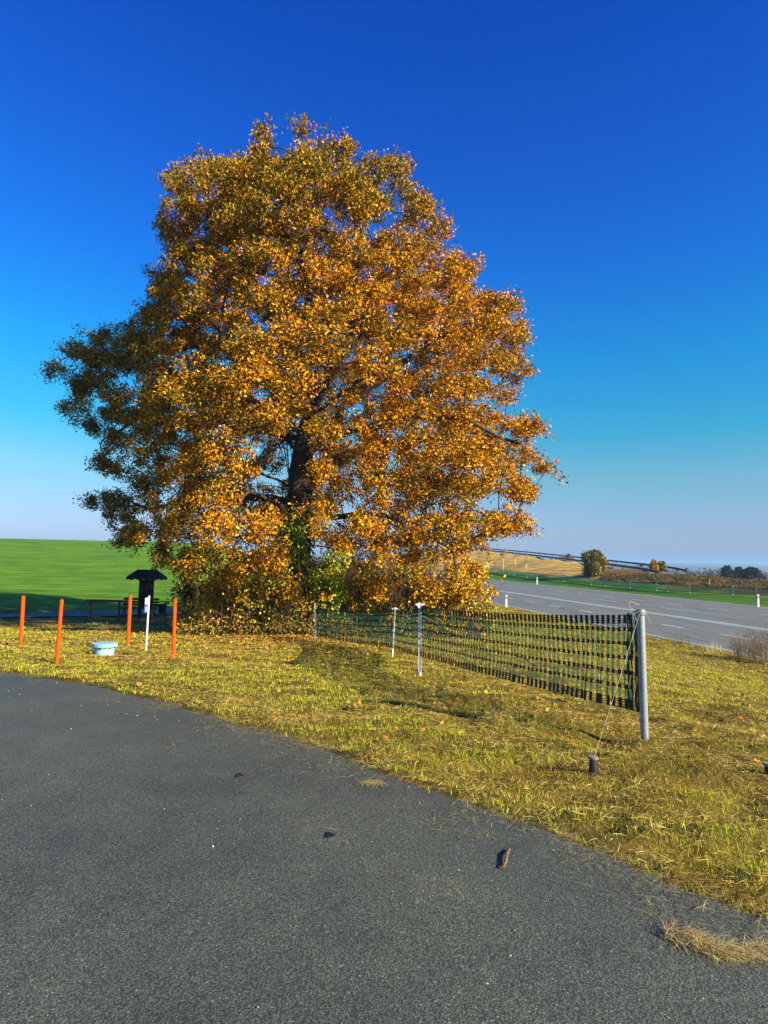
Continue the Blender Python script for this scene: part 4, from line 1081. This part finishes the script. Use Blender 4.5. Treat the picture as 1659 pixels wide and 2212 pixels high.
bush('distant_tree', 'small orange leaved half of the tree pair on the bank top', 1412, 1241, 118, 17, 30, [(.55, .22, .02), (.45, .25, .03)], [2, 1], 1500, .3, group='trees on the far bank', crownlow=.1)
bush('distant_tree', 'small green leaved half of the tree pair on the bank top', 1430, 1241, 119, 22, 27, [(.17, .19, .03), (.3, .24, .03)], [2, 1], 1800, .3, group='trees on the far bank', crownlow=.1)
bush('distant_bush', 'little orange bush on the horizon behind the guard rails', 1385, 1231, 135, 15, 13, [(.5, .24, .04), (.3, .2, .05)], [1, 1], 500, .3, 'bush', 'bushes along the far skyline', crownlow=.0)
bush('distant_bush', 'grey blue bush where the guard rail ends', 1402, 1233, 135, 12, 8, [(.05, .07, .09)], [1], 300, .3, 'bush', 'bushes along the far skyline', crownlow=.0)
bush('distant_bush', 'low red brown bush beside the bare bush on the skyline', 1229, 1207, 178, 22, 10, [(.30, .09, .05), (.2, .1, .06)], [1, 1], 500, .3, 'bush', 'bushes along the far skyline', crownlow=.0)
bush('distant_bush', 'dark low bush at the left end of the hill road', 1043, 1191, 258, 24, 12, [(.13, .09, .05), (.2, .14, .06)], [1, 1], 700, .35, 'bush', 'bushes along the far skyline', crownlow=.0)
shrub('bare_bush', 'leafless grey bush on the skyline behind the hill road', 1222, 1206, 180, 4.0, 3.6, 120, 0, None, None, 'bushes along the far skyline', cat='bush', stems_r=(.02, .04), lean=.5, stemc=((.16, .13, .14), (.12, .09, .1)))
bush('distant_tree', 'dark conical tree leftmost of the three on the far plain', 1571, 1252, 260, 31, 27, DG, [2, 1, 1], 1500, .9, group='dark trees on the plain', crownlow=.0, shape=.35, snap=False, seed=1, dens=.1, lobes=20)
bush('distant_tree', 'dark narrow tree in the middle of the three on the far plain', 1597, 1253, 270, 22, 25, DG, [2, 1, 1], 1300, .9, group='dark trees on the plain', crownlow=.0, snap=False, seed=2, dens=.1, lobes=18)
bush('distant_tree', 'broad dark round tree rightmost of the three on the far plain', 1623, 1255, 245, 44, 27, [(.035, .035, .014), (.06, .05, .018), (.03, .03, .012)], [1, 1, 1], 2400, .9, group='dark trees on the plain', crownlow=.0, snap=False, seed=3, dens=.1, lobes=22)
# young trees with white trunk sleeves on the tan hill  (px, base, sleeve top, crown top)
SAP = [(1010, 1232, 1209, 1188, 0), (1035, 1229, 1210, 1195, 0), (1056, 1227, 1198, 1175, 1), (1087, 1237, 1198, 1190, .4), (1113, 1222, 1205, 1196, 0), (1137, 1228, 1217, 1190, 0)]
WH = ['leftmost young tree seen at the oak foliage edge', 'second young tree from the left on the tan hill', 'young tree with an orange bushy top on the tan hill', 'tall young tree with white trunk beside the start of the far net fence', 'small young tree on the tan hill below the guard rail', 'young tree with a short thick white sleeve, rightmost on the tan hill']
for (px_, yb, ys, yt_, fl), wh in zip(SAP, WH):
    b = cast(px_, yb); s = b[1]/F; o = empty('young_tree', tuple(b), wh, 'young tree', 'young trees planted on the tan hill')
    
    MB().tube([b, b+np.array([.02, 0, (yb-ys)*s])], [.075, .065], 8).build('sleeve', M['white_post'], o)
    mb = MB(); mb.tube([b-np.array([0, 0, .1]), b+np.array([0, 0, (yb-yt_)*s*.95])], [.05, .02], 6); P = []
    for _ in range(26):
        z = rng.uniform((yb-ys)*s*.8, (yb-yt_)*s); e = b+np.array([rng.normal(0, .35), rng.normal(0, .35), z+.35]); mb.tube([b+np.array([0, 0, z]), e], [.015, .006], 3, cap=False); P += [b+(e-b)*np.array([1, 1, 1])*1.0+rng.normal(size=3)*.15 for _ in range(int(4+26*fl))]
    mb.build('trunk', M['twig'], o)
    vL, qL = leaves(np.array(P), .2); fast_mesh('crown', vL, qL, M['leaf'], o, np.repeat(pal(len(P), [(.5, .22, .04), (.35, .2, .05)], [1, 1]), 6, axis=0))

# rough brown herbage on the bank behind the far fence
n = 42000; k_ = rng.random(n)*5; lo = np.array([at(*p) for p in [(1300, 1254, 108), (1400, 1260, 99), (1500, 1266, 93), (1600, 1272, 89.5), (1700, 1279, 86), (1800, 1284, 83)]])
hi = np.array([at(*p) for p in [(1300, 1238, 114), (1400, 1241, 107), (1500, 1246, 101), (1600, 1253, 97), (1700, 1261, 93.5), (1800, 1266, 91)]])
i_ = k_.astype(int); f_ = (k_-i_)[:, None]; i2 = np.minimum(i_+1, 5); v = rng.random((n, 1))
Q = (lo[i_]*(1-f_)+lo[i2]*f_)*(1-v)+(hi[i_]*(1-f_)+hi[i2]*f_)*v
cl = vnoise(Q[:, 0]*.7, Q[:, 1]*.7, 0, 15); ok = cl > .22; Q, cl = Q[ok], cl[ok]
Q[:, 2] = base_h(Q[:, 0], Q[:, 1])+rng.random(len(Q))*.32*cl
vL, qL = leaves(Q, .19, np.array([[0, 0, .2]]), 1.0, .5)
tag(fast_mesh('bank_herbage', vL, qL, M['grass'], None, np.repeat(pal(len(Q), [(.20, .12, .04), (.12, .10, .03), (.32, .22, .08), (.07, .08, .025)], [3, 3, 2, 2]), 6, axis=0)), 'rough brown herbage covering the bank behind the far fence', 'herbage', kind='stuff')
# far woods on the plain: nobody could count these
P = []; cw = []
for _ in range(900):
    dd = rng.uniform(330, 1500); pxr = rng.uniform(1150, 2000)
    x = (pxr-CX)/F*dd; z = H1(x, dd); hgt = rng.uniform(8, 16)*(1+.25*math.sin(x*.02)); w = rng.uniform(6, 15)
    m_ = 150; d = rng.normal(size=(m_, 3)); d /= np.linalg.norm(d, axis=1)[:, None]; d[:, 2] = np.abs(d[:, 2])
    P.append(np.array([x, dd, z-1])+d*np.array([w*.5, w*.5, hgt])*rng.uniform(.5, 1, (m_, 1)))
    c_ = [(.04, .05, .02), (.07, .06, .02), (.12, .075, .03), (.16, .08, .04), (.03, .045, .025)][rng.integers(5)]; cw.append(np.tile(c_, (m_, 1)))
P = np.concatenate(P); cw = np.concatenate(cw)*np.exp(rng.normal(0, .2, (len(P), 1)))
vL, qL = leaves(P, 2.2, None, 1, .9)
tag(fast_mesh('far_woods', vL, qL, M['leaf'], None, np.repeat(cw, 6, axis=0)), 'mixed autumn woods on the distant hazy plain', 'woods', kind='stuff')
# low hills at the horizon
mb = MB()
for D0, hh2, sd_ in ((3200, 34, 1), (5200, 62, 2), (7500, 84, 3)):
    xs = np.linspace(-6500, 9000, 160); V = []
    for x in xs:
        n_ = float(fbm(np.array([x+20000]), np.array([sd_*50.]), .0007, 90+sd_, 3)[0])
        zt_ = -24+hh2*(.35+.9*n_)
        V += [(x, D0-700, -30), (x, D0, zt_), (x, D0+900, -32)]
    mb.add(V, [(3*k_+j_, 3*k_+j_+1, 3*k_+j_+4, 3*k_+j_+3)[::-1] for k_ in range(len(xs)-1) for j_ in (0, 1)])
M['hills'] = mat_noisy('far_hills', (.035, .05, .035), (.10, .09, .05), .006, .95, 0)
tag(mb.build('hills', M['hills'], smooth=True), 'low wooded hills along the horizon', 'hills', kind='structure')

# ------------------------------------------------------------------ grass
def blades(n, rmin, rmax, azlo, azhi, kind, expo=1.15):
    u = rng.random(n); r = (rmin**(2-expo)+(rmax**(2-expo)-rmin**(2-expo))*u)**(1/(2-expo)); a = rng.uniform(azlo, azhi, n)
    x, y = r*np.sin(a), r*np.cos(a)
    return x, y, r
def grow(x, y, r, zoff=0.0):
    n = len(x)
    z = base_h(x, y)+.022+tuft_h(x, y)
    dry = fbm(x, y, .55, 51, 3)*.55+fbm(x*1.0, y*2.2, 1.7, 57, 2)*.45-.035
    lump = sst(.44, .60, fbm(x, y, 1.5, 171, 3))
    fl = (rng.random(n) < (.25+1.2*np.clip(dry-.42, 0, 1)*1.6))       # dry blades lying flat
    w = np.maximum(.0028, r*.00052)*rng.uniform(.7, 1.4, n)
    hgt = rng.uniform(.016, .060, n)*(.75+.5*lump)*(1+.5*(fbm(x, y, 2.2, 63, 2)-.5)*2)
    ln = np.where(fl, rng.uniform(.03, .10, n), hgt)
    th = rng.uniform(0, 2*math.pi, n); el = np.where(fl, rng.normal(.08, .16, n), rng.normal(1.05, .3, n))
    dx, dy, dz = np.cos(th)*np.cos(el), np.sin(th)*np.cos(el), np.sin(el)
    ph = rng.uniform(0, 2*math.pi, n); sx, sy = -np.sin(th)*w, np.cos(th)*w
    sz = np.sin(ph)*w*.5
    z0 = z+np.where(fl, rng.uniform(.0, .02, n)+lump*rng.random(n)*.075, -.006)
    b = np.stack([x, y, z0], -1); D = np.stack([dx, dy, dz], -1)*ln[:, None]; Sd = np.stack([sx, sy, sz], -1)
    bend = np.stack([dx, dy, -np.abs(dz)*.6], -1)*(ln*rng.uniform(0, .4, n))[:, None]
    V = np.stack([b-Sd*.5, b+Sd*.5, b+D*.6+Sd*.4, b+D*.6-Sd*.4, b+D+bend*.6], 1).reshape(-1, 3)
    k_ = np.arange(n)[:, None]*5
    gcol = pal(n, [(.40, .46, .016), (.60, .56, .022), (.18, .29, .011), (.70, .60, .034)], [3, 3, 2, 2.5], .3)
    dcol = pal(n, [(.70, .52, .11), (.58, .40, .07), (.32, .17, .03), (.80, .65, .22), (.14, .06, .012)], [4, 3, 1.6, 1.5, 1.5], .25)
    brn = (1-sst(.34, .44, fbm(x, y*1.5, 2.3, 201, 3)))[:, None]; dcol = dcol*(1-brn)+dcol*np.array([.62, .52, .40])*brn  # darker brown patches paint reddish shadow pockets into the dry blades
    isd = fl | (rng.random(n) < np.clip((dry-.36)*1.6, .04, .6))
    c_ = np.where(isd[:, None], dcol, gcol)
    return V, k_+np.array([[0, 1, 2, 3]]), k_+np.array([[3, 2, 4]]), np.repeat(c_, 5, axis=0)
x, y, r = blades(1300000, 2.2, 46, R(-46), R(62), 0)
L_, S_ = LS(x, y); ok = (L_ < L_NEAR-.45) & ~((y > 24) & (x < -3))
x, y, r = x[ok], y[ok], r[ok]
sd_ = edge_sd(x, y); ok = (sd_ > -rng.exponential(.035, len(x)))
x, y, r = x[ok], y[ok], r[ok]
V, q, t, c = grow(x, y, r); print('blades', len(x))
tag(fast_mesh('grass', V, [q, t], M['grass'], None, c), 'mown yellow green verge grass with dry cuttings', 'grass', kind='stuff')
# cuttings strewn on the tarmac by the edge
def straw(x, y, z, r, ln=(.03, .11), dark=1.0):
    n = len(x); th = rng.normal(-.5, .8, n); el = rng.normal(.0, .12, n); l_ = rng.uniform(*ln, n); w = np.maximum(.0022, r*.0005)*rng.uniform(.7, 1.3, n)
    D = np.stack([np.cos(th)*np.cos(el), np.sin(th)*np.cos(el), np.abs(np.sin(el))], -1)*l_[:, None]; Sd = np.stack([-np.sin(th)*w, np.cos(th)*w, 0*w], -1)
    b = np.stack([x, y, z], -1); mid = b+D*.5+Sd*rng.normal(0, 2, n)[:, None]+np.array([0, 0, .003])
    V = np.stack([b-Sd*.5, b+Sd*.5, mid+Sd*.5, mid-Sd*.5, b+D+Sd*.2, b+D-Sd*.2], 1).reshape(-1, 3); k_ = np.arange(n)[:, None]*6
    return V, np.concatenate([k_+np.array([[0, 1, 2, 3]]), k_+np.array([[3, 2, 4, 5]])]), np.repeat(pal(n, [(.60, .47, .20), (.45, .33, .12), (.28, .17, .06), (.45, .42, .12)], [4, 3, 2, 2], .25)*dark, 6, axis=0)
n = 26000; ii = rng.integers(0, len(EDX), n); dd = rng.exponential(.24, n); x = EDX[ii]-nx[ii]*dd; y = EDY[ii]-ny[ii]*dd
ok = (fbm(x, y, 1.3, 91, 3) > .46) & (np.hypot(x, y) < 16) & (y > 1); x, y = x[ok], y[ok]
V, q, c = straw(x, y, base_h(x, y)+.008, np.hypot(x, y))
tag(fast_mesh('grass_cuttings', V, q, M['grass'], None, c), 'dry grass cuttings strewn along the edge of the tarmac', 'grass cuttings', kind='stuff')
def heap(pts, n, sx, h, label, ln):
    pts = np.array([cast(*p) for p in pts]); t_ = rng.random(n)*(len(pts)-1); i_ = t_.astype(int); f_ = (t_-i_)[:, None]
    c_ = pts[i_]*(1-f_)+pts[np.minimum(i_+1, len(pts)-1)]*f_
    o_ = rng.normal(0, 1, (n, 2))*sx; hz = h*np.exp(-(o_**2).sum(1)/(2*sx*sx*1.2))*rng.random(n)
    x, y = c_[:, 0]+o_[:, 0], c_[:, 1]+o_[:, 1]
    V, q, c = straw(x, y, base_h(x, y)+.006+hz, np.hypot(x, y), ln, 1.15)
    tag(fast_mesh('hay_clump', V, q, M['grass'], None, c), label, 'hay', 'dropped hay on the tarmac')
heap([(1440, 2022), (1480, 2030), (1520, 2048), (1560, 2062), (1620, 2060), (1680, 2045)], 1200, .028, .035, 'thick brown clump of dropped hay near the right edge of the tarmac', (.03, .10))
heap([(782, 1692), (798, 1693), (815, 1693)], 320, .035, .006, 'small thin patch of dry hay on the tarmac below the verge', (.02, .07))
# grit, pale chips and leaf crumbs lying loose on the tarmac
n = 900; r = rng.uniform(2.2, 14, n); a = rng.uniform(R(-40), R(40), n); x, y = r*np.sin(a), r*np.cos(a); ok = edge_sd(x, y) < -.05; x, y, r = x[ok], y[ok], r[ok]
vL, qL = leaves(np.stack([x, y, base_h(x, y)+.006], -1), np.maximum(.008, r*.0014), np.stack([np.cos(r*50), np.sin(r*50), 0*r], -1)*3, .3, .9)
tag(fast_mesh('grit', vL, qL, M['grass'], None, np.repeat(pal(len(x), [(.55, .52, .44), (.40, .30, .14), (.02, .02, .018), (.25, .12, .05)], [3, 2, 3, 1], .2), 6, axis=0)), 'pale chips, crumbs and grit scattered over the tarmac', 'grit', kind='stuff')
# leaves fallen on the verge
n = 5200; a = rng.uniform(0, 2*math.pi, n); rr_ = np.abs(rng.normal(0, 6.5, n)); x = tb[0]+np.cos(a)*rr_; y = tb[1]-3+np.sin(a)*rr_*.9
n2 = 160; x = np.concatenate([x, rng.uniform(.5, 9, n2)]); y = np.concatenate([y, rng.uniform(4.5, 14, n2)])
ok = (y > 5) & (y < 27); x, y = x[ok], y[ok]; ok = edge_sd(x, y) > .1; x, y = x[ok], y[ok]
P = np.stack([x, y, base_h(x, y)+.03+tuft_h(x, y)+.035], -1); rs_ = rng
ax2 = np.stack([np.cos(x*9), np.sin(y*9), 0*x], -1); vL, qL = leaves(P, .058, ax2*1.5, .5, .7)
tag(fast_mesh('fallen_leaves', vL, qL, M['leaf'], None, np.repeat(pal(len(P), [(.55, .22, .03), (.38, .15, .03), (.62, .38, .06), (.2, .09, .03)], [3, 3, 1, 2]), 6, axis=0)), 'orange leaves fallen on the verge around the oak', 'leaves', kind='stuff')
# bits on the tarmac: a curled strip of bark, two dark spots
b = cast(1093, 1858); pts = [cast(*p)+np.array([0, 0, z_]) for p, z_ in (((1077, 1875), .006), ((1086, 1878), .010), ((1093, 1867), .016), ((1095, 1852), .018), ((1102, 1838), .012))]
V = []
M['barkstrip'] = mat_noisy('bark_strip', (.10, .05, .02), (.34, .19, .09), 60, .8, .4, 0, .002)
for k_, p in enumerate(pts):
    w = [.003, .006, .008, .007, .003][k_]; V += [p+np.array([-w, -.3*w, 0]), p+np.array([0, 0, .006]), p+np.array([w, .3*w, 0])]
V2 = [v+np.array([0, 0, -.005]) for v in V]; n3 = len(V)
q = [(3*k_+j_, 3*k_+j_+1, 3*k_+j_+4, 3*k_+j_+3) for k_ in range(4) for j_ in (0, 1)]
q += [tuple(n3+z for z in f[::-1]) for f in q]; q += [(3*k_, 3*k_+3, n3+3*k_+3, n3+3*k_) for k_ in range(4)] + [(3*k_+5, 3*k_+2, n3+3*k_+2, n3+3*k_+5) for k_ in range(4)]
tag(fast_mesh('bark_strip', np.array(V+V2), np.array(q), M['barkstrip'], smooth=True), 'curled brown strip of bark lying on the tarmac', 'bark')
for (px_, py_, w, lab) in ((517, 1675.5, 8, 'small black tar spot farther out on the tarmac'), (712, 1805.5, 10, 'larger black tar spot near the middle of the tarmac')):
    b = cast(px_, py_); s = b[1]/F; n_ = 20; V = [(b[0], b[1], b[2]+.014)]
    for k_ in range(n_):
        a = 2*math.pi*k_/n_; rr_ = w*s*(1+.22*math.sin(3*a+px_)+.12*math.sin(7*a)); V.append((b[0]+math.cos(a)*rr_, b[1]+math.sin(a)*rr_*1.3, b[2]+.006))
    tag(fast_mesh('tar_spot', np.array(V), np.array([(0, 1+k_, 1+(k_+1) % n_) for k_ in range(n_)]), M['black'], smooth=True), lab, 'tar spot', 'black spots on the tarmac')
# weeds by the highway on the right
wg = 'dry weeds along the near edge of the highway'
for (px_, w, h, n_, lab) in ((1470, .7, .75, 26, 'reddish dry weeds just right of the thick grey pole'), (1545, .9, .5, 30, 'low pale dry grass tuft between the two weed clumps'),
                             (1610, .9, 1.35, 110, 'tall dark dry weed clump near the right edge by the highway'), (1650, .9, 1.5, 120, 'tallest dry weed clump cut by the right edge of the photo')):
    L0 = L_NEAR-.8-.4*rng.random(); a = math.atan((px_-CX)/F); 
    # walk the ray out to that distance from the highway
    dxy = np.array([math.tan(a), 1.0]); t_ = L0/(dxy @ DL); x, y = dxy*t_
    b = np.array([x, y, H1(x, y)]); q_ = project(b[None]); 
    shrub('dry_weeds', lab, px_, q_[1][0], y, w, h, n_, 0, None, None, wg, cat='weeds', stems_r=(.003, .007), lean=.18, stemc=((.16, .10, .05), (.08, .045, .025), (.30, .22, .12)) if px_ != 1545 else ((.6, .48, .28), (.5, .4, .2)))

# ------------------------------------------------------------------ haze
HAZE = 0.00022
if HAZE:
    me = bpy.data.meshes.new('haze'); x0, x1, y0, y1, z0, z1 = -9300, 9300, -9300, 9300, -45, 62
    vs = [(x, y, z) for z in (z0, z1) for x, y in ((x0, y0), (x1, y0), (x1, y1), (x0, y1))]
    me.from_pydata(vs, [], [(0, 3, 2, 1), (4, 5, 6, 7), (0, 1, 5, 4), (1, 2, 6, 5), (2, 3, 7, 6), (3, 0, 4, 7)])
    m = bpy.data.materials.new('haze'); m.use_nodes = True; nt = m.node_tree; nt.nodes.clear()
    out = nt.nodes.new('ShaderNodeOutputMaterial'); pv = nt.nodes.new('ShaderNodeVolumePrincipled')
    pv.inputs['Density'].default_value = HAZE; pv.inputs['Color'].default_value = (.40, .68, 1.0, 1); pv.inputs['Anisotropy'].default_value = .0
    nt.links.new(pv.outputs[0], out.inputs['Volume']); me.materials.append(m)
    o = bpy.data.objects.new('haze', me); COL.objects.link(o); tag(o, 'pale blue air over the distant land', 'haze', kind='stuff')
